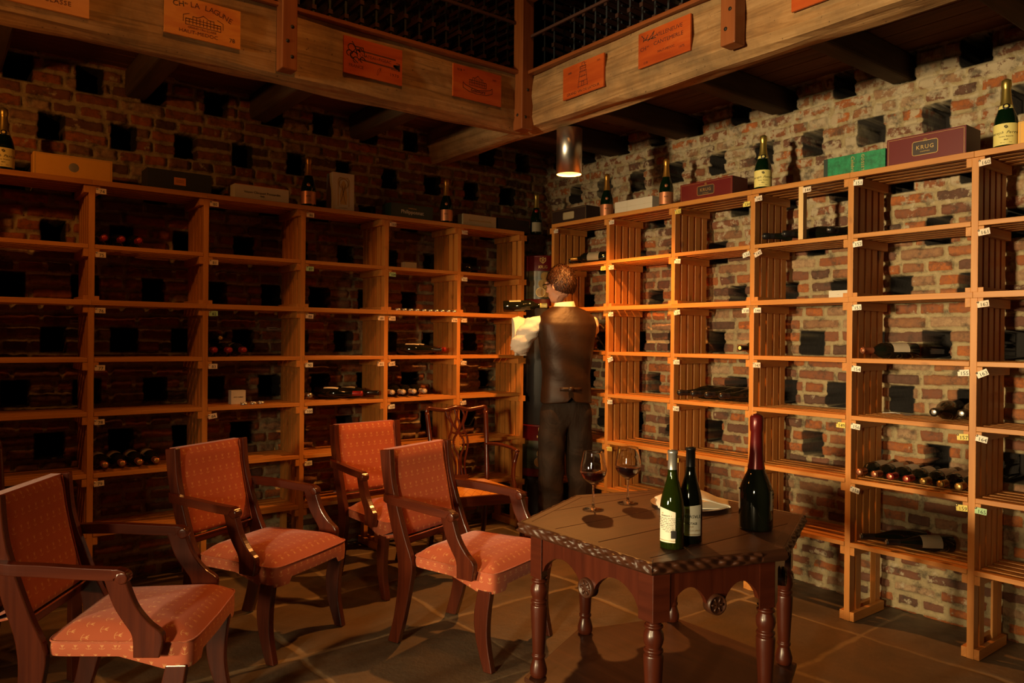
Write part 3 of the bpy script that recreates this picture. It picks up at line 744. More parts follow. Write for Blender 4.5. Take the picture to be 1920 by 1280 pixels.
def bottle(name, lab, style='bordeaux', H=.30, R=.038, glass='glass_dark', capm='cap_black', capz=.80, labelm='paper_beige', lz=(.18, .46), la=(-.9, .9), content=None, neck=None, seal=None, mouth='cap_gold', group=None, n=28, shade=True):
    t_ = empty(name, (0, 0, 0), lab, 'bottle', 0, group); pr = prof(style, H, R)
    mb = MB(); mb.lathe(pr, n); mb.build('glass_body', [glass], t_)
    if capm:
        mb = MB(); top = seg(pr, capz*H, H*.999, .0009); mb.lathe(top+[(.0, H+.0012)], n)
        mb.lathe([(0, H+.0014), (top[-1][0]*.55, H+.0018), (top[-1][0]*.6, H+.0012)], n, 1)
        mb.build('capsule', [capm, mouth], t_)
    if labelm:
        mb = MB(); mb.lathe(seg(pr, lz[0]*H, lz[1]*H, .0006), 20, 0, None, True, la[0]-PI/2, la[1]-PI/2)
        if content: content(mb, R+.0008, H)
        mb.build('label', [labelm, 'ink_black', 'gold_ink'], t_)
    if neck:
        mb = MB(); mb.lathe(seg(pr, neck[1]*H, neck[2]*H, .0012), n); mb.build('neck_label', [neck[0]], t_)
    if seal:
        r_ = seg(pr, seal[1]*H, seal[1]*H, .002)[0][0]
        mb = MB(); X = Matrix.Translation((0, -r_, seal[1]*H)) @ Matrix.Rotation(PI/2-.35, 4, 'X'); mb.lathe([(0, .001), (seal[2], .001), (seal[2], -.004)], 16, 0, X); 
        if len(seal) > 3: mb.lathe([(0, .0016), (seal[2]*.55, .0014)], 12, 1, X)
        mb.build('seal', [seal[0], seal[3] if len(seal) > 3 else seal[0]], t_)
    return t_
def wrap_text(mb, body, size, R, z, mat=1, shear=0, a=0):
    """lettering laid round the bottle, letter by letter in a few chunks"""
    wtot = len(body)*size*.55
    for i, ch in enumerate(body):
        if ch == ' ': continue
        s_ = -wtot/2+(i+.5)*size*.55; ang = s_/R+a
        mb.text(ch, size, Matrix.Rotation(ang, 4, 'Z') @ Matrix.Translation((0, -R-.0003, z)) @ Matrix.Rotation(PI/2, 4, 'X'), mat, 'CENTER', shear, .0002)
VIEW = lambda x, y: math.atan2(y, x)   # azimuth away from the camera
def face(o, extra=0):                  # turn a standing bottle's front to the room
    o.rotation_euler = (0, 0, VIEW(o.location.x, o.location.y)-PI/2+extra)
def yl(mb, R, H):
    wrap_text(mb, 'Joseph Perrier', .017, R, .22*H, 1, .4); wrap_text(mb, 'Cuvee Royale', .008, R, .165*H); wrap_text(mb, 'BRUT', .007, R, .12*H); wrap_text(mb, '12% vol     75cl', .005, R, .08*H)
    X = Matrix.Translation((0, -R-.0004, .30*H)) @ Matrix.Rotation(PI/2, 4, 'X'); mb.strokes([[(-.006, 0), (0, .006), (.006, 0), (0, -.006), (-.006, 0)], [(-.006, .004), (.006, -.004)]], .002, X)
def cl(mb, R, H):
    wrap_text(mb, 'ROSE', .012, R, .20*H, 1); wrap_text(mb, 'CHAMPAGNE', .008, R, .12*H, 2)
def yellow_bottle(lab): return bottle('champagne_bottle', lab, 'champagne', .30, .046, 'glass_green', 'foil_gold', .62, 'paper_yellow', (.05, .35), (-1.35, 1.35), yl, ('paper_yellow', .57, .62), ('card_black', .60, .013, 'paper_yellow'), 'foil_gold')
def rose_bottle(lab): return bottle('champagne_bottle', lab, 'champagne', .30, .044, 'glass_green', 'foil_orange', .62, 'foil_copper', (.05, .30), (-1.3, 1.3), cl, None, ('foil_copper', .43, .010), 'foil_orange')
def stand(o, x, y, z, extra=0): o.location = (x, y, z+.0012); face(o, extra); return o
ZL, ZR_ = LZ[0]+.0005, RZ[0]+.0005
stand(yellow_bottle('gold-necked champagne bottle with yellow label at the far left of the left shelving top'), .300, 4.34, ZL)
stand(rose_bottle('champagne bottle with copper label between the white box and the upright white carton'), 1.815, 4.33, ZL)
stand(rose_bottle('champagne bottle with copper label right of the dark green box'), 2.79, 4.33, ZL)
m_ = bottle('champagne_bottle', 'champagne bottle with red seal and pale label, standing in the corner on top', 'champagne', .30, .044, 'glass_green', 'foil_gold', .64, 'paper_dim', (.05, .28), (-.8, 1.0), None, None, ('cap_red', .56, .013), 'foil_gold'); stand(m_, 3.575, 4.325, ZL)
stand(rose_bottle('champagne bottle with copper label, leftmost of those standing on the right shelving'), 3.645, 3.665, ZR_)
stand(rose_bottle('champagne bottle with copper label between the white box and the smaller red box'), 3.62, 3.125, ZR_)
stand(yellow_bottle('gold-necked champagne bottle with yellow label in the middle of the right shelving top'), 3.61, 2.435, ZR_)
stand(yellow_bottle('gold-necked champagne bottle with yellow label right of the large red box'), 3.625, 1.267, ZR_)

# ------------------------------------------------------------------ boxes on top of the shelving
def carton(name, lab, side, a0, a1, d0, d1, z, h, mat, content=None, mats=(), turn=0):
    L = a1-a0; cx = (a0+a1)/2; dd = d1-d0
    mb = MB(); mb.box((-L/2, 0, 0), (L/2, dd, h))
    X = TX((0, -.0002, h/2), 0)
    if content: content(mb, L, h, X)
    o = mb.build(name, [mat]+list(mats or ['ink_black']), bevel=.0015)
    if side == 'L': o.location = (cx, YR+d0, z+.0005); o.rotation_euler = (0, 0, turn)
    else: o.location = (XR+d0, cx, z+.0005); o.rotation_euler = (0, 0, -PI/2+turn)
    return tag(o, lab, 'box')
def oval(mb, L, h, X):
    mb.lathe([(0, .001), (.020, .001), (.0225, .0002)], 28, 1, X @ Matrix.Scale(1.0, 4)); mb.strokes([[(-L/2+.008, -h/2+.006), (L/2-.008, -h/2+.006), (L/2-.008, h/2-.006), (-L/2+.008, h/2-.006), (-L/2+.008, -h/2+.006)]], .0015, X, 2)
carton('presentation_box', 'long yellow box with a silver oval on the left shelving', 'L', .418, .762, .03, .15, ZL, .112, 'card_yellow', oval, ['silver_ink', 'card_cream'])
def badge(mb, L, h, X): mb.box((-.03, -.02, 0), (.03, .02, .001), 1, X); mb.strokes([[(-.02, y_), (.02, y_)] for y_ in (-.006, 0, .006)], .0015, X @ Matrix.Translation((0, 0, .0008)), 2)
carton('presentation_box', 'charcoal box with small orange badge on the left shelving', 'L', .925, 1.25, .03, .16, ZL, .108, 'card_charcoal', badge, ['card_orange', 'ink_black'])
def vc(mb, L, h, X):
    mb.text('Veuve Clicquot Ponsardin', .020, X @ T(0, .002), 1); mb.text('REIMS', .010, X @ T(0, -.016), 1); mb.strokes([[(-L/2, h/2-.001), (L/2, h/2-.001)]], .002, X, 2)
carton('presentation_box', 'flat white box with thin dark writing on the left shelving', 'L', 1.375, 1.685, .02, .14, ZL, .083, 'card_white', vc, ['ink_black', 'card_orange'])
def deco(mb, L, h, X):
    mb.strokes([[(-.036, -.085), (-.036, .075), (-.024, .088), (.024, .088), (.036, .075), (.036, -.085)], [(.030*math.cos(a*.3), .052+.030*math.sin(a*.3)) for a in range(22)]], .004, X, 1)
    mb.add([(-.022, -.075, .0004), (.022, -.075, .0004), (.026, -.02, .0004), (.016, .02, .0004), (.018, .045, .0004), (.006, .070, .0004), (-.006, .070, .0004), (-.018, .045, .0004), (-.014, .02, .0004), (-.024, -.02, .0004)], [list(range(10))], 1, None, False, X)
    mb.strokes([[(-.02, -.06), (.0, .0), (.012, .05)], [(.015, -.07), (.0, -.02), (-.01, .04)]], .002, X @ Matrix.Translation((0, 0, .0005)), 2); mb.text('CHAMPAGNE', .009, X @ T(0, -.096), 1)
carton('upright_carton', 'upright white carton with golden arched figure on the left shelving', 'L', 1.968, 2.11, .04, .13, ZL, .235, 'card_white', deco, ['gold_ink', 'card_brown'])
def ph(mb, L, h, X): mb.text('CHAMPAGNE', .010, X @ T(0, .020), 1); mb.text('Philipponnat', .034, X @ T(0, -.004), 2)
carton('presentation_box', 'dark green box with white lettering on the left shelving', 'L', 2.358, 2.67, .02, .14, ZL, .094, 'card_green', ph, ['gold_ink', 'white_ink'])
def vc2(mb, L, h, X): mb.text('Veuve Clicquot Ponsardin', .018, X @ T(0, 0), 1)
carton('presentation_box', 'flat cream box with faint writing left of the black corner box', 'L', 2.905, 3.185, .01, .13, ZL, .080, 'card_cream', vc2, ['gold_ink'])
def gs(mb, L, h, X): mb.text('GRAND SIECLE', .032, X @ T(.02, -.012), 1); mb.text('*', .03, X @ T(.0, .02), 1)
carton('presentation_box', 'black box with faint large lettering nearest the corner on the left shelving', 'L', 3.215, 3.50, .03, .15, ZL, .088, 'card_black', gs, ['card_brown'])
def crest(mb, L, h, X, big=True):
    w2, h2 = L*.16, h*.24
    P = [(-w2, -h2+.006), (-w2+.006, -h2), (w2-.006, -h2), (w2, -h2+.006), (w2, h2-.006), (w2-.006, h2), (-w2+.006, h2), (-w2, h2-.006)]
    mb.add([(p[0], p[1], .0004) for p in P], [list(range(8))], 2, None, False, X); mb.strokes([P+[P[0]]], .0018, X @ Matrix.Translation((0, 0, .0005)), 1)
    mb.strokes([[(-L/2+.008, -h/2+.008), (L/2-.008, -h/2+.008), (L/2-.008, h/2-.008), (-L/2+.008, h/2-.008), (-L/2+.008, -h/2+.008)]], .0012, X, 1)
def kr(mb, L, h, X):
    crest(mb, L, h, X); mb.text('KRUG', .026, X @ Matrix.Translation((0, .002, .0008)), 1, spacing=1.2); mb.text('CHAMPAGNE', .007, X @ Matrix.Translation((0, -.017, .0008)), 1); mb.strokes([[(-.006, .030), (0, .042), (.006, .030), (-.008, .038), (.008, .038), (-.006, .030)]], .002, X, 1)
carton('presentation_box', 'dark brown box with a framed emblem at the corner end of the right shelving', 'R', 3.80, 4.16, .03, .16, ZR_, .105, 'card_brown', lambda m, L, h, X: crest(m, L, h, X), ['gold_ink', 'card_cream'])
carton('presentation_box', 'plain white box between two copper-labelled bottles on the right shelving', 'R', 3.205, 3.53, .03, .14, ZR_, .082, 'card_white', lambda m, L, h, X: m.strokes([[(-L/2, 0), (L/2, 0)], [(-.05, -h/2), (-.05, h/2)]], .001, X, 1), ['card_cream'])
carton('presentation_box', 'smaller dark red box with framed gold lettering on the right shelving', 'R', 2.605, 2.975, .02, .16, ZR_, .108, 'card_red', kr, ['gold_ink', 'card_brown'])
def gos(mb, L, h, X):
    mb.text('GOSSET', .020, X @ T(.045, 0) @ Matrix.Rotation(-PI/2, 4, 'Z'), 1, spacing=1.2); mb.text('Celebris', .024, X @ T(-.005, 0) @ Matrix.Rotation(-PI/2, 4, 'Z'), 1, shear=.3)
    mb.box((-L/2-.0008, -h/2, -.12), (-L/2+.02, h/2, .0008), 2, X)
carton('presentation_box', 'marbled green box with gold sideways lettering on the right shelving', 'R', 1.752, 2.06, .02, .13, ZR_, .096, 'card_marble', gos, ['gold_ink', 'card_green'])
carton('presentation_box', 'large deep red box with framed gold lettering right of the green box', 'R', 1.402, 1.745, .02, .17, ZR_, .130, 'card_red', kr, ['gold_ink', 'card_brown'])
carton('presentation_box', 'yellow-gold box cut by the right edge of the photo on the right shelving', 'R', .87, 1.215, .05, .17, ZR_, .105, 'card_yellow', oval, ['silver_ink', 'card_cream'])

# ------------------------------------------------------------------ lying bottles
def lie(o, p, d, roll=0, R=.038, pitch=0):
    """p: mouth point on the shelf (x, y, shelf z); d: horizontal direction mouth -> base; the bottle's z runs base -> mouth"""
    d = Vector((d[0], d[1], 0)).normalized(); H = o.get('H', .30)
    ax = -d+Vector((0, 0, pitch)); ax.normalize()
    q = ax.to_track_quat('Z', 'Y') @ Euler((0, 0, roll)).to_quaternion()
    base = Vector((p[0], p[1], p[2]+R+.0012))+d*H
    o.rotation_euler = q.to_euler(); o.location = base
    return o
def lying(lab, cap, group=None, glass='glass_dark', labelm='paper_beige', style='bordeaux', mouth='cap_gold', R=.038, H=.30, capz=.80):
    o = bottle('wine_bottle', lab, style, H, R, glass, cap, capz, labelm, (.2, .5), (-1.2, 1.2), None, None, None, mouth, group, n=20); return o
DN = (0, 1)      # into the left rack
DE = (1, 0)      # into the right rack
ordn = ['first', 'second', 'third', 'fourth', 'fifth', 'sixth', 'seventh']
for i, x in enumerate((.726, .806, .888)):
    lie(lying('red-capped bottle in the upper left row of three, %s from the left' % ordn[i], 'cap_red', mouth='cap_red', labelm=None), (x, YR+.012, LZ[1]), DN)
for i, x in enumerate((1.272, 1.352, 1.432)):
    lie(lying('red-capped bottle at the bottom of the small stack, %s from the left' % ordn[i], 'cap_red', mouth='cap_red', labelm='paper_dim'), (x, YR+.012, LZ[3]), DN, 3.1)
o = lie(lying('wine bottle with gold mouth lying on top of the three above tag 83', 'cap_black', labelm=None), (1.312, YR+.05, LZ[3]+.066), DN)
lie(lying('single bottle with pale capsule lying at the post of tag 90', 'cap_silver', mouth='cap_silver', labelm=None), (1.822, YR+.01, LZ[4]), DN)
lie(lying('white-labelled bottle lying slantwise left of tag 91', 'cap_red', mouth='cap_red', labelm='paper_white', style='burgundy'), (2.163, YR+.01, LZ[4]), (-.75, .66), 2.6, pitch=0)
lie(lying('dark bottle lying slantwise against the post of tag 109', 'cap_black', mouth='cap_black', labelm='paper_dim', style='burgundy'), (2.283, YR+.02, LZ[4]), (-.72, .7), 2.6)
for i, x in enumerate((2.375, 2.455, 2.535, 2.615)):
    lie(lying('cream-capped bottle in a row of four, %s from the left' % ordn[i], 'cap_cream', mouth='cap_cream', labelm=None), (x, YR+.008, LZ[4]), DN)
lie(lying('bottle with white label lying slantwise above tag 107, left of its neighbour', 'cap_black', mouth='cap_silver', labelm='paper_white', style='burgundy'), (2.745, YR+.015, LZ[3]), (-.80, .6), 2.5)
lie(lying('bottle lying slantwise above tag 107, nearer the post of tag 114', 'cap_red', mouth='cap_red', labelm='paper_white', style='burgundy'), (2.803, YR+.055, LZ[3]), (-.66, .75), 2.5)
lie(lying('dark bottle lying slantwise above tag 111', 'cap_black', mouth='cap_black', labelm=None), (3.07, YR+.03, LZ[1]), (-.45, .89))
for i, x in enumerate((.735, .815, .896, .978)):
    lie(lying('gold-capped bottle in a row of four left of the armchairs, %s from the left' % ordn[i], 'cap_copper', mouth='cap_gold', labelm='paper_beige'), (x, YR+.006, LZ[5]), DN, 3.1)
lie(lying('single red-capped bottle lying on the lowest shelf left of the back chair', 'cap_red', mouth='cap_red', labelm=None), (1.83, YR+.01, LZ[6]), DN)
# right rack
lie(lying('bottle with brown cork end lying along the shelf behind the waiter, nearer the wall', 'cap_black', mouth='cap_gold', labelm=None), (3.655, 4.04, RZ[1]), (.25, -1))
lie(lying('bottle with brown cork end and pale band lying above tag 121', 'foil_orange', mouth='cap_gold', labelm='paper_dim'), (3.575, 3.94, RZ[1]), (.28, -1), 2.2)
lie(lying('dark bottle lying slantwise above tag 145, nearest the post', 'cap_black', mouth='cap_silver', labelm='cap_copper', style='champagne', glass='glass_dark', R=.042), (3.565, 2.405, RZ[1]), (.78, -.62), 0, R=.042)
lie(lying('dark bottle lying slantwise above tag 145, left of the pale upright', 'cap_black', mouth='cap_silver', labelm=None, style='champagne', glass='glass_dark', R=.042), (3.565, 2.285, RZ[1]), (.78, -.62), 0, R=.042)
lie(lying('dark bottle lying above tag 145 behind the pale upright', 'cap_black', mouth='cap_silver', labelm=None, style='champagne', glass='glass_dark', R=.042), (3.60, 2.05, RZ[1]), (.97, -.25), 0, R=.042)
for i, y in enumerate((2.975, 2.875, 2.775, 2.675)):
    lie(lying('dark unlabelled bottle in a row on the right shelving, %s from the left' % ordn[i], 'cap_black', mouth='cap_black', labelm=None, style='champagne', R=.043), (3.565, y, RZ[4]), (.9, -.43), 0, R=.043)
lie(lying('green bottle end lying above tag 139 beside the post', 'cap_black', glass='glass_green', mouth='paper_yellow', labelm=None), (3.60, 2.565, RZ[3]), DE)
lie(lying('single copper-capped bottle lying above tag 154', 'cap_copper', mouth='cap_copper', labelm='paper_beige'), (3.56, 1.850, RZ[3]), (.90, -.42), 2.6)
lie(lying('brown bottle with grey mouth lying above tag 157, left of its neighbour', 'cap_black', glass='glass_brown', mouth='cap_silver', labelm=None, style='burgundy', R=.045), (3.56, 1.517, RZ[4]), (.99, .10), 0, R=.045)
lie(lying('brown bottle with grey mouth lying above tag 157 against the post', 'cap_black', glass='glass_brown', mouth='cap_silver', labelm=None, style='burgundy', R=.045), (3.60, 1.419, RZ[4]), (.99, .10), 0, R=.045)
caps7 = ['cap_copper', 'cap_copper', 'cap_red', 'cap_red', 'cap_gold', 'cap_gold', 'cap_gold']
for i, y in enumerate((1.855, 1.781, 1.707, 1.633, 1.559, 1.485, 1.411)):
    lie(lying('%s-capped wine bottle in the row of seven on the right, %s from the left' % (['copper', 'copper', 'red', 'red', 'gold', 'gold', 'gold'][i], ordn[i]), caps7[i], mouth='cap_copper' if i < 4 else 'cap_gold', labelm='paper_beige' if i != 2 else 'paper_white', R=.0365), (3.556, y, RZ[5]), (1, 0), 3.1, R=.0365)
lie(lying('black-capped bottle lying on the low shelf below tag 158, left one', 'cap_black', mouth='cap_silver', labelm=None, style='burgundy'), (3.56, 1.845, RZ[6]), (.75, -.66))
lie(lying('black-capped bottle with pale label lying on the low shelf below tag 158', 'cap_black', mouth='cap_silver', labelm='paper_dim', style='burgundy'), (3.555, 1.72, RZ[6]), (.75, -.66), 2.4)

# tealights, small boxes, spoon, wall plates
def tealight(x, y, z, lab, group):
    mb = MB(); mb.lathe([(0, 0), (.018, 0), (.019, .002), (.019, .015), (.0175, .015), (.0175, .012)], 16, 0); mb.lathe([(0, .012), (.0175, .012)], 16, 1)
    o = mb.build('tealight', ['cap_silver', 'paper_white']); o.location = (x, y, z+.0006); tag(o, lab, 'candle', group)
for i in range(10): tealight(2.412+.047*i+(.008 if i > 3 else 0), YR+.018, LZ[2]+.0012, 'tealight in the row above tag 105, %s from the left' % (ordn+['eighth', 'ninth', 'tenth'])[i], 'row of tealights')
for i, x in enumerate((1.435, 1.492, 1.54)): tealight(x, YR+.02+.012*i, LZ[4], 'silver tealight in front of the small white card, %s from the left' % ordn[i], 'three tealights')
def scard(name, lab, cat, p, s, mat, content=None, rz=0, mats=('ink_black',)):
    mb = MB(); mb.box((-s[0]/2, 0, 0), (s[0]/2, s[1], s[2]))
    if content: content(mb, TX((0, -.0003, s[2]/2), 0))
    o = mb.build(name, [mat]+list(mats), bevel=.001); o.location = p; o.rotation_euler = (0, 0, rz); return tag(o, lab, cat)
scard('card_box', 'small white square card box standing above tag 84', 'box', (1.43, YR+.10, LZ[4]+.0006), (.082, .05, .078), 'card_white', lambda m, X: m.text('PETIT CHABLIS', .008, X, 1))
scard('card_box', 'small beige box standing above tag 104', 'box', (2.54, YR+.08, LZ[1]+.0006), (.09, .05, .045), 'card_cream')
scard('card_box', 'low white box beside the post above tag 153', 'box', (XR+.06, 2.0, RZ[2]+.0026), (.10, .08, .038), 'card_white', lambda m, X: m.text('-----', .006, X, 1), -PI/2)
def plate(x, z, lab):
    mb = MB(); mb.box((-.045, -.005, -.012), (.045, 0, .012)); mb.strokes([[(-.03, 0), (.02, 0)]], .003, TX((0, -.0052, 0)), 1)
    o = mb.build('wall_plate', ['cap_silver', 'ink_black'], bevel=.003); o.location = (x, YW-.022, z); tag(o, lab, 'plate')
plate(.66, 1.42, 'small grey plate on the left bricks seen above tag 77'); plate(1.715, 1.40, 'small grey plate on the left bricks near tag 88')
# silver spoon in the right rack
mb = MB(); mb.grid(lambda u, v: (.022*math.cos(u*2*PI)*v, .035*math.sin(u*2*PI)*v, .002+.008*v*v), 16, 4, closeu=True); mb.sweep([(0, .033, .009), (0, .06, .012), (0, .12, .006)], [(.006, .003), (.005, .003), (.009, .002)])
o = mb.build('spoon', ['cap_silver']); o.location = (XR+.20, 1.72, RZ[4]+.001); tag(o, 'silver spoon lying on the shelf above tag 156', 'spoon')

# ------------------------------------------------------------------ round display drums in the corner
def drum(z0, z1, lab, top=True):
    R = .185; c = (3.705, 4.405, z0); t_ = empty('display_drum', c, lab, 'display'); H = z1-z0
    mb = MB(); mb.lathe([(0, 0), (R, 0), (R, .012), (R-.002, .014), (R-.002, H-.012), (R, H-.010), (R, H), (0, H)], 48); mb.build('drum_body', ['card_red'], t_)
    az = math.atan2(-c[1], -c[0])
    mb = MB(); mb.lathe([(R+.0006, H*.16), (R+.0006, H*.70)], 48, 0, Matrix.Rotation(az, 4, 'Z'), True, -1.5, 1.5)
    pic = mb
    for (da, zz, r_) in [(.10, .60, .030), (.24, .60, .030), (.02, .45, .033), (.19, .45, .033), (-.06, .29, .036), (.12, .29, .036), (.32, .45, .033), (.33, .29, .036)]:
        a = az+da; X = Matrix.Rotation(a, 4, 'Z') @ Matrix.Translation((R+.001, 0, zz*H)) @ Matrix.Rotation(PI/2, 4, 'Y')
        pic.lathe([(0, .0012), (r_*.8, .0012)], 16, 1, X); pic.lathe([(r_*.84, .0012), (r_, .0012)], 16, 2, X)
    pic.build('printed_scene', ['print', 'cask', 'gold_ink'], t_)
    mb = MB()
    for i, ch in enumerate('KRUG'):
        a = az+(i-1.5)*.085+.02; mb.text(ch, .030, Matrix.Rotation(a, 4, 'Z') @ Matrix.Translation((R+.001, 0, H*.775)) @ Matrix.Rotation(PI/2, 4, 'Z') @ Matrix.Rotation(PI/2, 4, 'X'), 0)
    X = Matrix.Rotation(az+.02, 4, 'Z') @ Matrix.Translation((R+.001, 0, H*.905)) @ Matrix.Rotation(PI/2, 4, 'Z') @ Matrix.Rotation(PI/2, 4, 'X')
    mb.strokes([[(-.02, .018), (-.02, -.004), (0, -.022), (.02, -.004), (.02, .018), (.01, .012), (0, .022), (-.01, .012), (-.02, .018)], [(-.01, .002), (.01, .002)], [(0, .01), (0, -.012)]], .004, X, 0)
    mb.build('crest', ['gold_ink'], t_)
drum(1.585, 1.965, 'round dark red display drum with gold crest behind the waiter, upper one')
drum(.34, .72, 'round dark red display drum low in the corner beside the waiter\'s legs')
for z0, z1, lab in ((.0, .339, 'plain dark round plinth on the floor in the corner'), (.721, 1.584, 'tall plain dark cylinder between the two printed drums')):
    mb = MB(); mb.lathe([(0, 0), (.175, 0), (.175, z1-z0), (0, z1-z0)], 40); o = mb.build('round_plinth', ['card_black'], bevel=.003); o.location = (3.705, 4.405, z0); tag(o, lab, 'plinth')

# ------------------------------------------------------------------ hanging cylinder lamp
LP = (2.985, 3.315)
t_ = empty('pendant_lamp', (LP[0], LP[1], 2.315), 'brushed metal cylinder lamp hanging under the corner of the gallery', 'lamp')
mb = MB(); mb.lathe([(.0, .265), (.072, .265), (.075, .262), (.075, 0), (.072, 0), (.072, .1)], 48); mb.build('lamp_housing', ['aluminium'], t_)
mb = MB(); mb.lathe([(.0715, .002), (.069, .05), (.05, .11), (.03, .13), (0, .13)][::1], 32); mb.build('reflector', ['lamp_inside'], t_)
mb = MB(); mb.lathe([(0, .055), (.018, .06), (.026, .08), (.018, .105), (0, .11)], 20); mb.build('bulb', ['bulb'], t_)
mb = MB(); mb.sweep([(0, 0, .265), (.002, 0, .31), (0, 0, .359)], (.004, .004), n=8); mb.build('wire', ['black_metal'], t_)
light('pendant_lamp_light', 'SPOT', (LP[0], LP[1], 2.36), (LP[0]-.05, LP[1]-.05, 0), 170, WARM, spot_size=2.3, spot_blend=.55, shadow_soft_size=.03)

# ------------------------------------------------------------------ chairs
def interp(pts, n):
    """smooth polyline through points (Catmull-Rom)"""
    out = []; P = [Vector(p) for p in pts]
    for i in range(len(P)-1):
        p0 = P[max(i-1, 0)]; p1 = P[i]; p2 = P[i+1]; p3 = P[min(i+2, len(P)-1)]
        for k in range(n):
            t_ = k/n; out.append(.5*((2*p1)+(-p0+p2)*t_+(2*p0-5*p1+4*p2-p3)*t_*t_+(-p0+3*p1-3*p2+p3)*t_**3))
    out.append(P[-1]); return out
def plank_profile(mb, front, back, half0, half1, side, mat=0):
    """front/back: lists of (s, z) from bottom to top; solid between lateral x0..x1 at the given side; s forward"""
    fr = [tuple(p) for p in interp([(a, b, 0) for a, b in front], 5)]; bk = [tuple(p) for p in interp([(a, b, 0) for a, b in back], 5)]
    n = len(fr); V = []; Us = []; ou = random.random()*20
    def xl(s, z, w): return side*(w+(.030)*max(0, min(1, s/.5)))
    for i in range(n):
        for (q, h) in ((fr[i], half0), (fr[i], half1), (bk[i], half1), (bk[i], half0)):
            V.append((xl(q[0], q[1], h), q[0], q[1]))
    Fs = []; U = []
    for i in range(n-1):
        for k in range(4):
            k2 = (k+1) % 4; f = [i*4+k, i*4+k2, (i+1)*4+k2, (i+1)*4+k]
            if side > 0: f = f[::-1]
            Fs.append(f); U.append([(V[j][2]+ou, V[j][1]+V[j][0]) for j in f])
    c0 = [0, 1, 2, 3]; c1 = [(n-1)*4+k for k in (3, 2, 1, 0)]
    if side < 0: c0, c1 = c0[::-1], c1[::-1]
    Fs += [c0, c1]; U += [[(0, 0)]*4]*2
    mb.add(V, Fs, mat, U, False)
def armchair(lab):
    root = empty('armchair', (0, 0, 0), lab, 'chair', 0)
    W = .225
    for sd in (-1, 1):
        mb = MB()
        plank_profile(mb, [(.030, 0), (.068, .12), (.105, .28), (.112, .37), (.070, .47), (.022, .60), (-.012, .72), (-.025, .853)],
                      [(-.030, 0), (.005, .12), (.028, .28), (.020, .40), (-.018, .52), (-.048, .63), (-.072, .74), (-.086, .845)], W-.030, W, sd)
        mb.build('rear_leg', ['mahogany'], root, bevel=.004)
        mb = MB(); plank_profile(mb, [(.550, 0), (.526, .12), (.526, .22), (.541, .330)], [(.508, 0), (.468, .12), (.456, .22), (.476, .330)], W-.036, W-.004, sd)
        mb.build('front_leg', ['mahogany'], root, bevel=.004)
        # arm: scrolled rail and its curved support
        ar = empty_part = None
        xo = W+.012
        path = interp([(sd*(W-.006), -.045, .640), (sd*(W+.022), .010, .637), (sd*(W+.034), .12, .634), (sd*(W+.040), .24, .626), (sd*(W+.040), .335, .621)], 5)
        mb = MB(); sz = [(.034, .036)]*len(path)
        mb.sweep(path, sz); mb.lathe([(0, -.021), (.016, -.021), (.0195, -.018), (.0195, .018), (.016, .021), (0, .021)], 20, 0, Matrix.Translation((sd*(W+.040), .358, .612)) @ Matrix.Rotation(PI/2, 4, 'Y'), True)
        mb.sweep([(sd*(W+.040), .33, .624), (sd*(W+.040), .345, .627), (sd*(W+.040), .362, .624), (sd*(W+.040), .374, .617)], [(.036, .030), (.036, .024), (.036, .016), (.036, .006)])
        arm = mb.build('armrest', ['mahogany'], root, bevel=.005)
        mb = MB(); plank_profile(mb, [(.472, .368), (.482, .435), (.440, .475), (.398, .53), (.365, .615)], [(.392, .368), (.388, .435), (.360, .48), (.330, .53), (.300, .615)], W+.004, W+.034, sd)
        mb.build('arm_support', ['mahogany'], arm, bevel=.004)
    # seat
    mb = MB(); rw = lambda s: .195+.040*s/.55+(.028 if s > .15 else .0)
    def outline(u):      # closed rounded trapezoid; u 0..1, returns x, s
        a = 2*PI*u; ca, sa = math.cos(a), math.sin(a); e = .15
        X_ = math.copysign(abs(ca)**e, ca); Y_ = math.copysign(abs(sa)**e, sa)
        s = .333+.222*Y_; wd = .222+.030*(s-.09)/.46
        bow = .010*(1-X_*X_)*(Y_ > .9)
        return X_*wd, s+bow
    ring = lambda k, z, sc, extra=0: None
    N = 168
    def top(u, v):
        x, s = outline(u); cx, cs = 0, .325; r = 1-v
        e = math.sin(min(1, v*3.2)*PI/2)
        xx = x*(r*(1.0)+.0); 
        k = (1-v); f = k
        z = .402+.030*e+.026*(1-(1-v)**2)
        return (cx+x*k*(1.0 if v > 0 else 1.0), cs+(s-cs)*k, z)
    def uvt(u, v): x, y, z = top(u % 1.0, v); return (x, y)
    mb.grid(top, N, 14, 0, None, True, uvt, closeu=True)
    def side_(u, v):
        x, s = outline(u); ang = abs(x)/.24; corner = s > .40
        bot = .357
        if s > .40: bot = .320 if abs(x) > .165 or s < .50 else .345
        z = .402+(bot-.402)*v; b = 1.0+.010*math.sin(v*PI)
        return (x*b, .325+(s-.325)*b, z)
    per = [0]
    for i in range(N): a = outline(i/N); b = outline((i+1)/N); per.append(per[-1]+math.dist(a, b))
    def uvs(u, v): i = min(N, int(round(u*N))); return (per[i], -v*.08+.402)
    mb.grid(lambda u, v: side_(u, 1-v), N, 6, 0, None, True, lambda u, v: uvs(u, 1-v), closeu=True)
    pip = [(*outline(i/N), .402) for i in range(N+1)]; pip = [(x*1.008, .325+(s-.325)*1.008, z) for x, s, z in pip]
    mb.sweep(pip, (.006, .006), n=6, caps=False)
    mb.add([(-.21, .12, .362), (.21, .12, .362), (.235, .54, .362), (-.235, .54, .362)], [(0, 3, 2, 1)])
    mb.build('seat', ['fabric'], root)
    # back
    mb = MB(); w2 = .198
    prof_c = interp([(.030, .455, 0), (.008, .52, 0), (-.022, .64, 0), (-.044, .75, 0), (-.055, .848, 0)], 4)
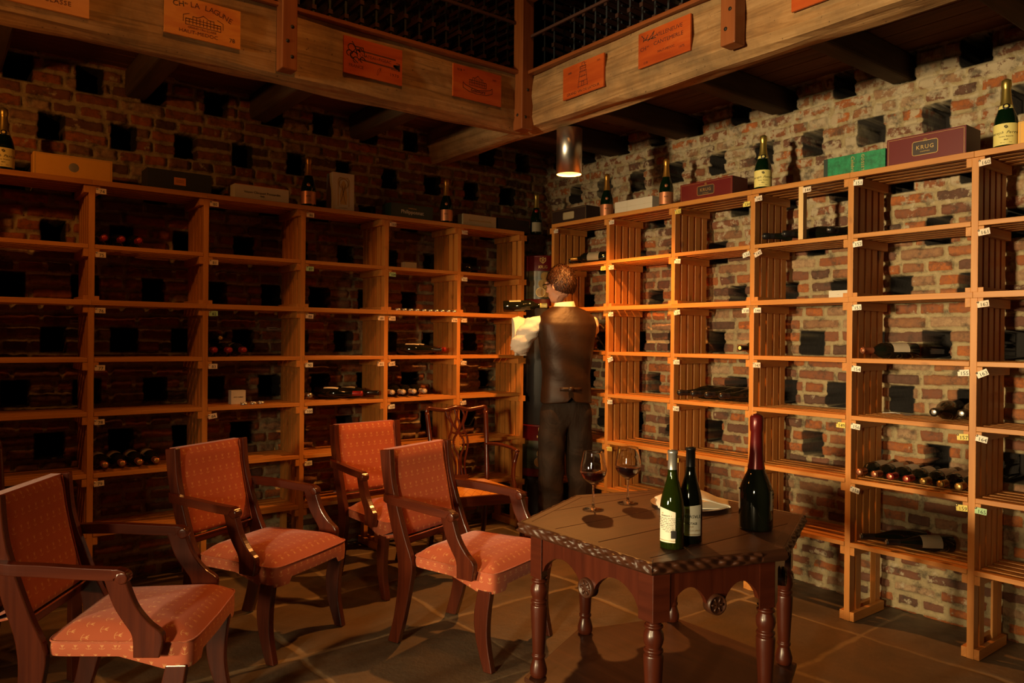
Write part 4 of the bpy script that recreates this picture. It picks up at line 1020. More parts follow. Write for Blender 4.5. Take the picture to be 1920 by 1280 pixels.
    def bs(z):
        for a, b in zip(prof_c, prof_c[1:]):
            if a[1] <= z <= b[1]+1e-6: return a[0]+(b[0]-a[0])*(z-a[1])/(b[1]-a[1])
        return prof_c[-1][0]
    def backf(u, v):       # front cushion bulge
        z = .455+.393*v; x = (u*2-1)*w2; e = min(1, 8*min(u, 1-u))*min(1, 8*min(v, 1-v)); e = math.sin(e*PI/2)
        return (x, bs(z)+.004+.018*e, z)
    mb.grid(backf, 24, 24, 0, None, True, lambda u, v: ((u*2-1)*w2, .393*v))
    def backb(u, v): z = .455+.393*v; x = (1-u*2)*w2; return (x, bs(z)-.032, z)
    mb.grid(backb, 6, 12, 0, None, True, lambda u, v: (u*.4, v*.4))
    for (ua, fixed) in ((0, 'u'), (1, 'u')):
        mb.grid(lambda u, v, ua=ua: (lambda p, q: tuple(Vector(p).lerp(Vector(q), u)))(backf(ua, v), backb(1-ua, v)), 1, 24)
    for va in (0, 1): mb.grid(lambda u, v, va=va: (lambda p, q: tuple(Vector(p).lerp(Vector(q), v)))(backf(u, va), backb(1-u, va)), 24, 1)
    eps = .012
    pl = [backf(eps+(1-2*eps)*i/20, eps) for i in range(21)]; mb.sweep([(p[0], p[1]+.004, p[2]) for p in pl], (.006, .006), n=6)
    for e in (eps, 1-eps):
        pl = [backf(e, eps+(1-2*eps)*i/20) for i in range(21)]; mb.sweep([(p[0], p[1]+.004, p[2]) for p in pl], (.006, .006), n=6)
    mb.build('backrest', ['fabric'], root)
    mb = MB(); mb.box((-w2, -.0, .425), (w2, .032, .454), 0, None, 0); mb.build('back_rail', ['mahogany'], root, bevel=.004)
    return root
def place_chair(o, x, y, fdeg): o.location = (x, y, .0005); o.rotation_euler = (0, 0, math.radians(fdeg-90))
first = armchair('terracotta armchair standing at the left edge of the table, second from the camera')
place_chair(first, 1.868, 3.052, -70.5)
for (x, y, a, lab) in [(.336, 2.975, -33, 'terracotta armchair nearest the camera in the bottom left corner'),
                       (1.093, 3.645, -60.7, 'terracotta armchair between the nearest one and the one beside the table'),
                       (2.085, 4.03, -85, 'terracotta armchair at the back, in front of the left shelving')]:
    c = copy_tree(first); c['label'] = lab; place_chair(c, x, y, a)

def carver(lab):
    """open-back mahogany chair with pierced splat and curved arms"""
    root = empty('carver_chair', (0, 0, 0), lab, 'chair')
    W = .20
    for sd in (-1, 1):
        mb = MB(); pts = interp([(sd*.175, -.06, 0), (sd*.178, 0, .20), (sd*.18, .02, .42), (sd*.186, 0, .56), (sd*.196, -.035, .74), (sd*.203, -.07, .872)], 5)
        mb.sweep(pts, (.030, .036), n=10, up=(0, 1, 0)); mb.build('back_post', ['mahogany'], root)
        mb = MB(); mb.box((sd*.245-.02, .44, 0), (sd*.245+.02, .48, .40)); mb.build('front_leg', ['mahogany'], root, bevel=.004)
        mb = MB(); pts = interp([(sd*.193, -.015, .660), (sd*.235, .08, .668), (sd*.285, .18, .655), (sd*.285, .27, .645)], 5)
        mb.sweep(pts, [(.030, .022)]*len(pts), n=10)
        arm = mb.build('armrest', ['mahogany'], root)
        mb = MB(); pts = interp([(sd*.285, .265, .640), (sd*.272, .255, .57), (sd*.250, .285, .50), (sd*.243, .33, .42), (sd*.243, .34, .36)], 5)
        mb.sweep(pts, [(.024, .030)]*len(pts), n=10, up=(0, 1, 0)); mb.build('arm_support', ['mahogany'], arm)
    crest_ = interp([(-.203, -.070, .872), (-.195, -.072, .898), (-.15, -.075, .892), (-.075, -.078, .884), (0, -.080, .900), (.075, -.078, .884), (.15, -.075, .892), (.195, -.072, .898), (.203, -.070, .872)], 5)
    mb = MB(); mb.sweep(crest_, [(.026, .030)]*len(crest_), n=10, up=(0, 0, 1)); mb.build('top_rail', ['mahogany'], root)
    # pierced splat
    mb = MB()
    def yb(z): return .02-.10*max(0, (z-.46))/.44
    S = lambda pts, w_=.013: mb.sweep([(x, yb(z), z) for x, z in [(p[0], p[1]) for p in interp([(a, b, 0) for a, b in pts], 6)]], (.012, w_), n=0, up=(0, 1, 0))
    for sd in (-1, 1):
        S([(sd*.075, .885), (sd*.062, .84), (sd*.040, .79), (sd*.046, .745), (sd*.060, .71), (sd*.062, .66), (sd*.045, .60), (sd*.030, .54), (sd*.035, .46)])
        S([(sd*.035, .890), (sd*.050, .85), (sd*.034, .80), (sd*.008, .755)])
        S([(sd*.012, .888), (sd*.002, .84), (sd*.016, .79), (sd*.004, .74), (sd*.030, .70), (sd*.034, .65), (sd*.006, .58), (sd*.012, .46)])
        S([(sd*.046, .745), (sd*.020, .735), (0, .75)])
    mb.box((-.05, .0, .445), (.05, .028, .475)); mb.build('splat', ['mahogany'], root, bevel=.002)
    mb = MB()
    for a, b in (((-.19, -.005, .37), (.19, .025, .43)), ((-.25, .455, .37), (.25, .48, .43))): mb.box(a, b)
    for sd in (-1, 1): mb.prism([(sd*.17, .02), (sd*.195, .02), (sd*.262, .47), (sd*.238, .47)], 2, .37, .43)
    mb.build('seat_frame', ['mahogany'], root, bevel=.004)
    def seat(u, v):
        s = .03+.425*v; hw = .175+.063*v; e = min(1, 6*min(u, 1-u))*min(1, 6*min(v, 1-v)); return ((u*2-1)*hw, s, .425+.03*math.sin(e*PI/2))
    mb = MB(); mb.grid(seat, 20, 20, 0, None, True, lambda u, v: ((u*2-1)*.23, v*.42)); mb.build('seat_pad', ['fabric_yellow'], root)
    return root
c5_ = carver('open-backed mahogany armchair with pierced splat and gold seat, behind the table'); place_chair(c5_, 2.748, 4.075, -104)
c6_ = copy_tree(c5_); c6_['label'] = 'open-backed mahogany armchair cut by the left edge, behind the nearest armchair'; place_chair(c6_, .09, 3.74, -70)

# ------------------------------------------------------------------ table
TC = (2.152, 1.846)
HX = [(-.478, .275), (-.476, -.359), (-.008, -.504), (.478, -.275), (.476, .359), (.008, .504)]
TH = .70
tb_ = empty('side_table', (TC[0], TC[1], 0), 'dark hexagonal carved table with turned legs and a low shelf', 'table')
mb = MB()
def sc(k): return [(x*k, y*k) for x, y in HX]
inn = sc(.90)
for i in range(6):      # mitred frame boards
    j = (i+1) % 6; o_ = sc(.965); q = [o_[i], o_[j], inn[j], inn[i]]; n_ = len(mb.v)
    mb.prism(q[::-1], 2, TH-.026, TH-.0006*(i % 2))
for (y0, y1) in ((-.6, -.31), (-.307, -.09), (-.087, .12), (.123, .33), (.333, .6)):     # planks clipped to the hexagon (along world x)
    P = [Vector((x, y)) for x, y in inn]
    for (sgn, lim) in ((1, y0), (-1, y1)):
        out = []
        for a, b in zip(P, P[1:]+P[:1]):
            ia, ib = (a.y-lim)*sgn >= 0, (b.y-lim)*sgn >= 0
            if ia: out.append(a)
            if ia != ib: out.append(a+(b-a)*((lim-a.y)/(b.y-a.y)))
        P = out
    if len(P) > 2:
        V = [(p.x, p.y) for p in P]; n_ = len(V); ou = random.random()*9
        V3 = [(x, y, TH-.03) for x, y in V]+[(x, y, TH-.001) for x, y in V]
        Fs = [list(range(n_, 2*n_))]+[[i, (i+1) % n_, n_+(i+1) % n_, n_+i] for i in range(n_)]
        cc = sum(V[i][0]*V[(i+1) % n_][1]-V[(i+1) % n_][0]*V[i][1] for i in range(n_))
        if cc < 0: Fs = [f[::-1] for f in Fs]
        mb.add(V3, Fs, 0, [[(V3[k][0]+ou, V3[k][1]+ou) for k in f] for f in Fs])
mb.build('tabletop', ['old_oak'], tb_, bevel=.0015)
for i in range(6):      # carved edge moulding
    j = (i+1) % 6; a, b = Vector((*HX[i], 0)), Vector((*HX[j], 0)); L = (b-a).length
    def edge(u, v, a=a, b=b, L=L, i=i):
        rr_ = [(.965, TH-.001), (.972, TH+.001), (.985, TH-.002), (.996, TH-.009), (1.0, TH-.019), (.998, TH-.029), (.985, TH-.036), (.960, TH-.040), (.93, TH-.044)]
        p = min(8, v*8); k = int(min(7, math.floor(p))); f = p-k
        r = rr_[k][0]*(1-f)+rr_[k+1][0]*f; z = rr_[k][1]*(1-f)+rr_[k+1][1]*f
        q = a.lerp(b, u)*r; s = u*L
        cut = 1.0
        if i == 1 and u > .80: cut = 0
        if 1.2 < p < 6.2:
            w_ = math.sin((p-1.2)/5*PI); dz = .0032*math.sin(s*88+p*1.3+1.5*math.sin(s*21))+.0022*math.sin(s*163-p*2.1)+.0015*math.sin(s*61+p*3)-.001
            dir_ = q.normalized(); q = q+dir_*dz*w_*cut; z += dz*w_*.5*cut
        return (q.x, q.y, z)
    mb = MB(); mb.grid(edge, 150, 24, 0, None, True, lambda u, v, L=L: (u*L, v*.06)); mb.build('carved_edge', ['old_oak'], tb_)
LK = .845
legs = [(x*LK, y*LK) for x, y in HX]
for i in range(6):
    p = Vector(legs[i]); a = (Vector(HX[i-1])-Vector(HX[i])).normalized(); b = (Vector(HX[(i+1) % 6])-Vector(HX[i])).normalized()
    out = p.normalized(); c0_ = p+out*.033
    quad = [c0_, c0_+a*.060, c0_+a*.060+b*.060 if False else p-out*.030, c0_+b*.060]
    q2 = [tuple(q) for q in quad]
    ar_ = sum(q2[k][0]*q2[(k+1) % 4][1]-q2[(k+1) % 4][0]*q2[k][1] for k in range(4))
    mb = MB(); mb.prism(q2, 2, .505, .662)
    mb.lathe([(.019, .145), (.026, .147), (.030, .158), (.031, .172), (.025, .195), (.020, .212), (.0245, .218), (.0245, .226), (.0205, .230), (.0225, .236), (.0255, .30), (.0290, .36), (.0305, .398), (.0295, .404), (.024, .408), (.030, .414), (.030, .420), (.023, .425), (.0285, .438), (.0315, .452), (.0300, .468), (.022, .482), (.029, .487), (.029, .493), (.0225, .496), (.0225, .501), (.028, .506)], 24, 0, Matrix.Translation((p.x, p.y, 0)))
    mb.lathe([(0, 0), (.022, 0), (.027, .02), (.026, .05), (.020, .085), (.027, .10), (.027, .127)], 20, 0, Matrix.Translation((p.x, p.y, 0)))
    mb.build('leg', ['apron_oak'], tb_, bevel=.002)
for i in range(6):      # arched apron with roundel
    j = (i+1) % 6; a = Vector(legs[i]); b = Vector(legs[j]); d = (b-a); L = d.length; d.normalize(); nr = Vector((d.y, -d.x))
    if nr.dot(a) < 0: nr = -nr
    P = []; K = 16; x0, x1 = .045, L-.045; mid = L/2
    def arch(xa, xb, za, zb, top):
        o_ = []
        for k in range(K+1):
            u = k/K; x_ = xa+(xb-xa)*u; base = za+(zb-za)*u; o_.append((x_, base+(top-base)*math.sin(u*PI)**.62))
        return o_
    low = [(x0-.02, .535)]+arch(x0, mid-.028, .535, .528, .600)+[(mid-.018, .512), (mid, .506), (mid+.018, .512)]+arch(mid+.028, x1, .528, .535, .600)+[(x1+.02, .535)]
    poly = low+[(x1+.02, .660), (x0-.02, .660)]
    X = Matrix(((d.x, -nr.x, 0, a.x+nr.x*.022), (d.y, -nr.y, 0, a.y+nr.y*.022), (0, 0, 1, 0), (0, 0, 0, 1)))
    mb = MB(); mb.prism(poly, 1, 0, .020, 0, X); ap = mb.build('apron', ['apron_oak'], tb_)
    mb = MB(); Xr = X @ Matrix.Translation((mid, -.001, .538)) @ Matrix.Rotation(PI/2, 4, 'X')
    mb.lathe([(0, .004), (.008, .010), (.012, .006), (.024, .006), (.027, .011), (.031, .011), (.033, 0), (.033, -.022), (0, -.022)], 28, 0, Xr)
    for k in range(6): mb.sweep([Vector((.008*math.cos(k*PI/3), .008*math.sin(k*PI/3), .008)), Vector((.023*math.cos(k*PI/3), .023*math.sin(k*PI/3), .008))], [(.004, .005), (.009, .004)], 0, Xr, n=6)
    mb.build('roundel', ['old_oak'], ap)
mb = MB(); mb.prism([(x*.94, y*.94) for x, y in HX], 2, .127, .145); mb.build('low_shelf', ['old_oak'], tb_, bevel=.004)

# ------------------------------------------------------------------ things on the table
TZ = TH+.0002
def glass(lab, x, y):
    t_ = empty('wine_glass', (x, y, TZ), lab, 'glass', 0, 'two red wine glasses')
    o_ = [(0, .0005), (.038, .0005), (.041, .0012), (.041, .0022), (.030, .0045), (.012, .008), (.0055, .014), (.0036, .03), (.0033, .070), (.0040, .090), (.009, .099), (.022, .106), (.038, .118), (.048, .134), (.0515, .150), (.050, .166), (.045, .190), (.0402, .218), (.0396, .2214), (.0393, .2220)]
    inn_ = [(.0387, .2220), (.0386, .2214), (.0392, .218), (.0440, .190), (.0490, .166), (.0505, .150), (.0470, .1345), (.0370, .1190), (.0215, .1075), (.008, .1025), (0, .1015)]
    mb = MB(); mb.lathe(o_+inn_, 48); mb.build('glass_body', ['clear_glass'], t_)
    wi = [(0, .1018), (.0078, .1028), (.0212, .1078), (.0367, .1193), (.0467, .1348), (.0493, .1440), (.0485, .1445), (0, .1442)]
    mb = MB(); mb.lathe(wi, 48); mb.build('red_wine', ['wine'], t_)
glass('glass of red wine nearer the left corner of the table', 2.035, 2.104)
glass('glass of red wine right of the other, closer to the shelving', 2.228, 2.106)
def back_label(mb, R, H):
    wrap_text(mb, 'n', .010, R, .37*H, 2, 0, -.55)
    wrap_text(mb, 'BEYERSKLOOF 7', .005, R, .345*H, 1, 0, -.2)
    for k in range(9): wrap_text(mb, ['the vines grow low and give small', 'berries full of ripe fruit a wine', 'to drink young or lay down serve', 'at cellar temperature with red', 'meat pasta and mature cheese', 'produced and bottled in the', 'estate cellar product of', 'south africa 750ml', '13.5% vol'][k], .0042, R, (.322-.017*k)*H)
    for k in range(14):
        a = .22+k*.030; mb.add([(-.0006 if k % 3 else -.0010, 0, .0003), (.0006 if k % 3 else .0010, 0, .0003), (.0006 if k % 3 else .0010, .024, .0003), (-.0006 if k % 3 else -.0010, .024, .0003)], [(0, 1, 2, 3)], 1, None, False, Matrix.Rotation(a, 4, 'Z') @ Matrix.Translation((0, -R-.0004, .12*H)) @ Matrix.Rotation(PI/2, 4, 'X'))
    mb.lathe([(R+.0003, .092*H), (R+.0003, .098*H)], 20, 2, None, True, -1.0-PI/2, .55-PI/2)
def front_label(mb, R, H):
    wrap_text(mb, 'JONKERSVLEI', .014, R, .29*H); wrap_text(mb, 'PINOTAGE', .010, R, .22*H); wrap_text(mb, '2009', .008, R, .185*H, 2); wrap_text(mb, 'WINE OF SOUTH AFRICA', .006, R, .145*H, 2)
    X = Matrix.Rotation(-.25, 4, 'Z') @ Matrix.Translation((0, -R-.0004, .345*H)) @ Matrix.Rotation(PI/2, 4, 'X'); mb.box((-.006, -.006, 0), (.006, .008, .0003), 2, X)
    mb.lathe([(R+.0003, .10*H), (R+.0003, .108*H)], 20, 2, None, True, -.9-PI/2, .9-PI/2)
def arch_label(t_, mat, a0, a1, z0, z1, rise, R, H, content=None, name='label', lab=None):
    mb = MB()
    def fn(u, v): a = a0+(a1-a0)*u-PI/2; zt = z1+rise*math.sin(u*PI*.5+.0) if rise else z1; z = z0+(zt-z0)*v; return ((R+.0006)*math.cos(a), (R+.0006)*math.sin(a), z)
    mb.grid(fn, 24, 8)
    if content: content(mb, R+.0008, H)
    o = mb.build(name, [mat, 'ink_black', 'gold_ink'], t_); return o
b1 = bottle('wine_bottle', 'green wine bottle with silver screw cap and white back label, front of the table', 'burgundy', .305, .0385, 'glass_clear_green', 'cap_silver', .805, None, mouth='cap_silver')
arch_label(b1, 'paper_white', .55, -.95, .075*.305, .385*.305, .012, .0385, .305, back_label)
mb = MB(); mb.lathe([(0, .006), (.034, .006), (.0350, .012), (.0350, .125), (0, .125)], 32); mb.build('white_wine', ['glass_clear_green'], b1) if False else None
b1.location = (1.868, 1.575, TZ); face(b1, -.28)
b2 = bottle('wine_bottle', 'dark wine bottle with black screw cap and cream label, behind the silver-capped one', 'burgundy', .305, .0385, 'glass_dark', 'cap_black', .80, None, mouth='cap_black')
arch_label(b2, 'paper_white', -.75, .95, .09*.305, .385*.305, .008, .0385, .305, front_label)
b2.location = (1.968, 1.585, TZ); face(b2, .05)
b3 = bottle('champagne_magnum', 'very large dark bottle with dark red foil neck on the right of the table', 'magnum', .398, .0575, 'glass_dark', 'foil_red', .525, None, mouth='foil_red', n=48)
for a0, a1 in ((.95, 1.9), (-2.0, -1.12)): arch_label(b3, 'paper_beige', a0, a1, .17*.415, .33*.415, 0, .0575, .415, (lambda m, R, H: (wrap_text(m, 'CHAMPAGNE', .007, R, .30*H, 1, 0, 1.4), wrap_text(m, 'PRODUIT DE', .005, R, .27*H, 1, 0, 1.4), wrap_text(m, 'FRANCE 150cl', .005, R, .24*H, 2, 0, 1.4), wrap_text(m, '12% vol', .005, R, .20*H, 1, 0, 1.4))) if a0 > 0 else None)
b3.location = (2.294, 1.562, TZ); face(b3, .0)
pl_ = MB(); pl_.lathe([(0, .002), (.085, .002), (.100, .004), (.135, .011), (.150, .014), (.1515, .0155), (.149, .016), (.134, .013), (.10, .006), (.085, .004), (0, .004)], 56)
o = pl_.build('silver_plate', ['aluminium']); o.location = (2.385, 1.925, TZ-.0015); tag(o, 'round silver plate under the folded napkin on the table', 'plate')
# folded napkin: a ribbon folded three times, extruded
mb = MB()
zz_ = [(-.125, .003), (.02, .003), (.095, .004), (.118, .007), (.124, .013), (.114, .020), (.085, .027), (.03, .050), (-.02, .060), (-.07, .050), (-.118, .020), (-.128, .010)]
rib = interp([(a, b, 0) for a, b in zz_], 4)
def nap(u, v):
    k = int(round(v*(len(rib)-1))); p = rib[k]; w_ = .075*(1-.25*(p[0]+.12)/.24); yy = (u*2-1)*w_
    lift = 1-.25*abs(u*2-1)**2; return (p[0]+.006*math.sin(yy*40), yy, .002+p[1]*lift+.003*math.sin(p[0]*30+yy*20)*(p[1]/.05))
mb.grid(nap, 16, len(rib)-1)
o = mb.build('napkin', ['linen']); sm = o.modifiers.new('s', 'SOLIDIFY'); sm.thickness = .0028; sm.offset = 0; o.location = (2.395, 1.915, TZ+.0035); o.scale = (1.1, 1.2, 1.0); o.rotation_euler = (0, 0, math.radians(-42)); tag(o, 'folded white linen napkin lying on the silver plate', 'napkin')

# ------------------------------------------------------------------ waiter
PP = Vector((3.315, 3.69, 0)); FA = 63
PX = Matrix.Translation(PP) @ Matrix.Rotation(math.radians(FA-90), 4, 'Z')
def skin_mesh(chains, sub=2, extra=None, remesh=0, smooth=0):
    """chains: list of [(x,y,z,r), ...]; equal coordinates are merged; returns a mesh grown with the skin modifier"""
    V = []; E_ = []; Rr = []; idx = {}
    def vid(p):
        k = (round(p[0], 4), round(p[1], 4), round(p[2], 4))
        if k not in idx: idx[k] = len(V); V.append(p[:3]); Rr.append(p[3])
        return idx[k]
    for ch in chains:
        ids = [vid(p) for p in ch]; E_ += list(zip(ids, ids[1:]))
    me = bpy.data.meshes.new('sk'); me.from_pydata(V, E_, []); o = bpy.data.objects.new('sk', me); COL.objects.link(o)
    o.modifiers.new('skin', 'SKIN')
    lay = me.skin_vertices[0] if me.skin_vertices else None
    if lay is None:
        bm = bmesh.new(); bm.from_mesh(me); bm.verts.layers.skin.verify(); bm.to_mesh(me); bm.free(); lay = me.skin_vertices[0]
    for i, r in enumerate(Rr):
        r = r if isinstance(r, tuple) else (r, r); lay.data[i].radius = r
    lay.data[0].use_root = True
    if sub: s_ = o.modifiers.new('sub', 'SUBSURF'); s_.levels = sub; s_.render_levels = sub
    dg = bpy.context.evaluated_depsgraph_get(); m2 = bpy.data.meshes.new_from_object(o.evaluated_get(dg))
    bpy.data.objects.remove(o)
    if extra is not None or remesh:
        bm = bmesh.new(); bm.from_mesh(m2)
        if extra:
            for e in extra:
                tmp = bpy.data.meshes.new('e'); tmp.from_pydata(e.v, [], e.f); bm.from_mesh(tmp)
        bmesh.ops.recalc_face_normals(bm, faces=bm.faces)
        bm.to_mesh(m2); bm.free()
        if remesh:
            o = bpy.data.objects.new('r', m2); COL.objects.link(o); r_ = o.modifiers.new('r', 'REMESH'); r_.mode = 'VOXEL'; r_.voxel_size = remesh
            if smooth: q = o.modifiers.new('sm', 'SMOOTH'); q.iterations = smooth; q.factor = .5
            dg = bpy.context.evaluated_depsgraph_get(); m3 = bpy.data.meshes.new_from_object(o.evaluated_get(dg)); bpy.data.objects.remove(o); m2 = m3
    for p in m2.polygons: p.use_smooth = True
    return m2
def obj_from(me, name, mat, parent=None):
    me.materials.clear(); me.materials.append(M[mat]); me.name = name; o = bpy.data.objects.new(name, me); COL.objects.link(o)
    if parent: o.parent = parent
    return o
def ellipsoid(c, r, n=24, m=16, R=None):
    mb = MB(); R = R or Matrix.Identity(4)
    mb.lathe([(math.sin(PI*k/m) if 0 < k < m else 0, -math.cos(PI*k/m)) for k in range(m+1)], n, 0, Matrix.Translation(c) @ R @ Matrix.Diagonal((*r, 1)))
    return mb
HT = math.radians(38)                      # head turned to his left
HC = Vector((-.035, .035, 1.70)); HXm = Matrix.Translation(HC) @ Matrix.Rotation(HT, 4, 'Z') @ Matrix.Rotation(-.10, 4, 'X')
def hp(x, y, z): return HXm @ Vector((x, y, z))
head = []
head.append(ellipsoid((0, 0, 0), (.074, .094, .108), R=I4())); head[-1].v = [tuple(HXm @ Vector(p)) for p in ellipsoid((0, -.008, .020), (.075, .094, .102)).v]
for c, r in [((0, .030, -.045), (.056, .062, .066)), ((0, .062, -.082), (.026, .026, .022)), ((0, .088, .030), (.045, .016, .014)), ((0, .098, -.008), (.010, .014, .026)), ((0, .108, -.022), (.013, .014, .011)),
             ((0, .092, -.052), (.022, .010, .006)), ((0, .090, -.062), (.019, .010, .007)), ((-.04, .060, -.015), (.022, .022, .022)), ((.04, .060, -.015), (.022, .022, .022)), ((-.031, .078, .012), (.013, .012, .010)), ((.031, .078, .012), (.013, .012, .010))]:
    e = ellipsoid(c, r, 16, 10); e.v = [tuple(HXm @ Vector(p)) for p in e.v]; head.append(e)
for sd in (-1, 1):
    e = ellipsoid((0, 0, 0), (.006, .017, .031), 16, 10); Xe = HXm @ Matrix.Translation((sd*.077, -.008, -.004)) @ Matrix.Rotation(sd*-.35, 4, 'Z') @ Matrix.Rotation(.15, 4, 'X'); e.v = [tuple(Xe @ Vector(p)) for p in e.v]; head.append(e)
Lsh, Lel, Lwr = (-.185, .0, 1.475), (-.285, .135, 1.275), (-.185, .205, 1.505)
Rsh, Rel, Rwr = (.185, .0, 1.475), (.115, .235, 1.30), (-.155, .30, 1.455)
def ch(*pts): return [tuple(p) for p in pts]
rootp = (0, 0, .98, .13)
chains = [ch(rootp, (0, .0, 1.12, .12), (0, .0, 1.30, .135), (0, -.005, 1.44, .11), (-.005, .0, 1.53, .060), (-.015, .012, 1.60, .054), (-.028, .028, 1.66, .055)),
          ch((0, -.005, 1.44, .11), (*Lsh, .056), (-.245, .075, 1.37, .046), (*Lel, .040), (-.235, .17, 1.40, .036), (*Lwr, .026)),
          ch((0, -.005, 1.44, .11), (*Rsh, .056), (.155, .12, 1.38, .046), (*Rel, .040), (-.02, .27, 1.38, .036), (*Rwr, .026)),
          ch(rootp, (-.09, 0, .90, .095), (-.095, .01, .52, .058), (-.10, -.01, .09, .042), (-.10, .06, .045, .036), (-.105, .15, .035, .030)),
          ch(rootp, (.09, 0, .90, .095), (.10, .03, .52, .058), (.11, .01, .09, .042), (.11, .08, .045, .036), (.115, .17, .035, .030))]
# bottle in body coordinates
BB, BN = Vector((-.372, .277, 1.572)), Vector((-.095, .2285, 1.580))
bax = (BN-BB).normalized(); bup = Vector((0, 0, 1)); bfw = bax.cross(bup).normalized()     # bfw points away from / towards the body
def around(t_, ang, r):    # point on a circle around the bottle axis
    return BB+bax*t_+(math.cos(ang)*bup+math.sin(ang)*bfw)*r
def P4(v, r): return (v.x, v.y, v.z, r)
# left hand closes round the neck
pal = Vector((-.165, .222, 1.545)); wr = Vector(Lwr)
chains.append(ch(P4(wr, .026), P4(wr.lerp(pal, .5)+Vector((0, 0, .0)), (.020, .030)), P4(pal, (.018, .032))))
for k, (t0, L) in enumerate(((.175, 1.0), (.196, 1.08), (.216, 1.0), (.234, .85))):
    pts = [P4(pal+Vector((0, 0, .004))+bax*(k-1.5)*.014, .0095)]
    for ang in (2.6, 1.7, .7, -.3): pts.append(P4(around(t0, ang+PI*0, .0245*(1 if k else 1)), .0085*(1-.06*len(pts))))
    chains.append(ch(*pts))
chains.append(ch(P4(pal-bax*.012, .012), P4(around(.165, -2.6, .030), .0105), P4(around(.172, -1.7, .0265), .0098), P4(around(.180, -.9, .0245), .0088)))
# right hand under the bottle body
pr_ = Vector((-.255, .285, 1.512)); wr2 = Vector(Rwr)
chains.append(ch(P4(wr2, .026), P4(wr2.lerp(pr_, .55), (.022, .028)), P4(pr_, (.018, .034))))
for k, t0 in enumerate((.065, .085, .105, .123)):
    pts = [P4(pr_+bax*(.034-k*.018)*-1+Vector((0, 0, .002)), .0100)]
    for ang in (-2.7, -2.2, -1.6, -1.0): pts.append(P4(around(t0, ang, .0475), .0088*(1-.05*len(pts))))
    chains.append(ch(*pts))
chains.append(ch(P4(pr_+bax*.02, .012), P4(around(.12, 2.7, .049), .0105), P4(around(.128, 2.1, .0485), .0098), P4(around(.133, 1.5, .048), .0088)))
bodym = skin_mesh(chains, 2, head, .0062, 2)
bm = bmesh.new(); bm.from_mesh(bodym); seen = set(); isl = []
for v0 in bm.verts:
    if v0.index in seen: continue
    st_, comp = [v0], []; seen.add(v0.index)
    while st_:
        v1 = st_.pop(); comp.append(v1)
        for e1 in v1.link_edges:
            v2 = e1.other_vert(v1)
            if v2.index not in seen: seen.add(v2.index); st_.append(v2)
    isl.append(comp)
isl.sort(key=len)
for c in isl[:-1]:
    for v1 in c: bm.verts.remove(v1)
bm.to_mesh(bodym); bm.free()
for p in bodym.polygons: p.use_smooth = True
bodym.transform(PX)
waiter = obj_from(bodym, 'person', 'skin'); tag(waiter, 'waiter in white shirt and dark waistcoat holding a bottle, back to the camera', 'person')
WI = PX.inverted()
def wear(me, name, mat, lab=None):
    me.transform(PX); o = obj_from(me, name, mat, waiter)
    if lab: o['label'] = lab
    return o
def mbmesh(mb):
    me = bpy.data.meshes.new('m'); me.from_pydata(mb.v, [], mb.f); 
    for p in me.polygons: p.use_smooth = True
    return me
# waistcoat
rings = [(.955, .162, .126, 0, 0), (.985, .160, .126, 0, 0), (1.05, .154, .120, 0, 0), (1.13, .150, .116, 0, 0), (1.22, .160, .122, 0, .0), (1.31, .174, .130, 0, .0), (1.39, .184, .130, 0, -.002), (1.45, .190, .120, 0, -.004), (1.495, .176, .100, 0, -.004), (1.525, .150, .086, -.002, 0), (1.548, .105, .076, -.008, .004), (1.560, .080, .070, -.012, .008)]
def vest(u, v):
    p = v*(len(rings)-1); k = int(min(len(rings)-2, math.floor(p))); f = p-k; A_, B_ = rings[k], rings[k+1]
    z, rx, ry, cx, cy = [A_[i]*(1-f)+B_[i]*f for i in range(5)]
    a = 2*PI*u; e = .8; ca, sa = math.cos(a), math.sin(a)
    x = math.copysign(abs(ca)**e, ca)*rx; y = math.copysign(abs(sa)**e, sa)*ry
    back = max(0, -sa)
    w_ = .006*math.sin(z*38+x*16)*back*(1-min(1, max(0, (z-1.2)*4)))+.004*math.sin(x*30+z*11)
    y += w_-.010*back*math.sin(min(1, max(0, (z-1.0)/.5))*PI)
    if v == 0 or k == 0: z -= .018*(abs(x)/.17)*(1 if sa < 0 else .6); z += .03*math.exp(-(x/.014)**2)*(sa < 0)*(1-f)
    return (x+cx, y+cy, z)
mb = MB(); mb.grid(vest, 64, 44, closeu=True)
vm = mbmesh(mb); vo = wear(vm, 'waistcoat', 'vest'); sm = vo.modifiers.new('s', 'SOLIDIFY'); sm.thickness = .004; sm.offset = 1
mb = MB(); mb.sweep([vest(.5+i*.5/16+.0, .16) for i in range(6, 11)], (.004, .022), up=(0, 0, 1)); mb.v = [(x, y-.006, z) for x, y, z in mb.v]
mb.box((-.02, -.148, 1.02), (.012, -.136, 1.05)); me = mbmesh(mb); me.transform(PX); st_ = obj_from(me, 'waist_strap', 'vest', vo)
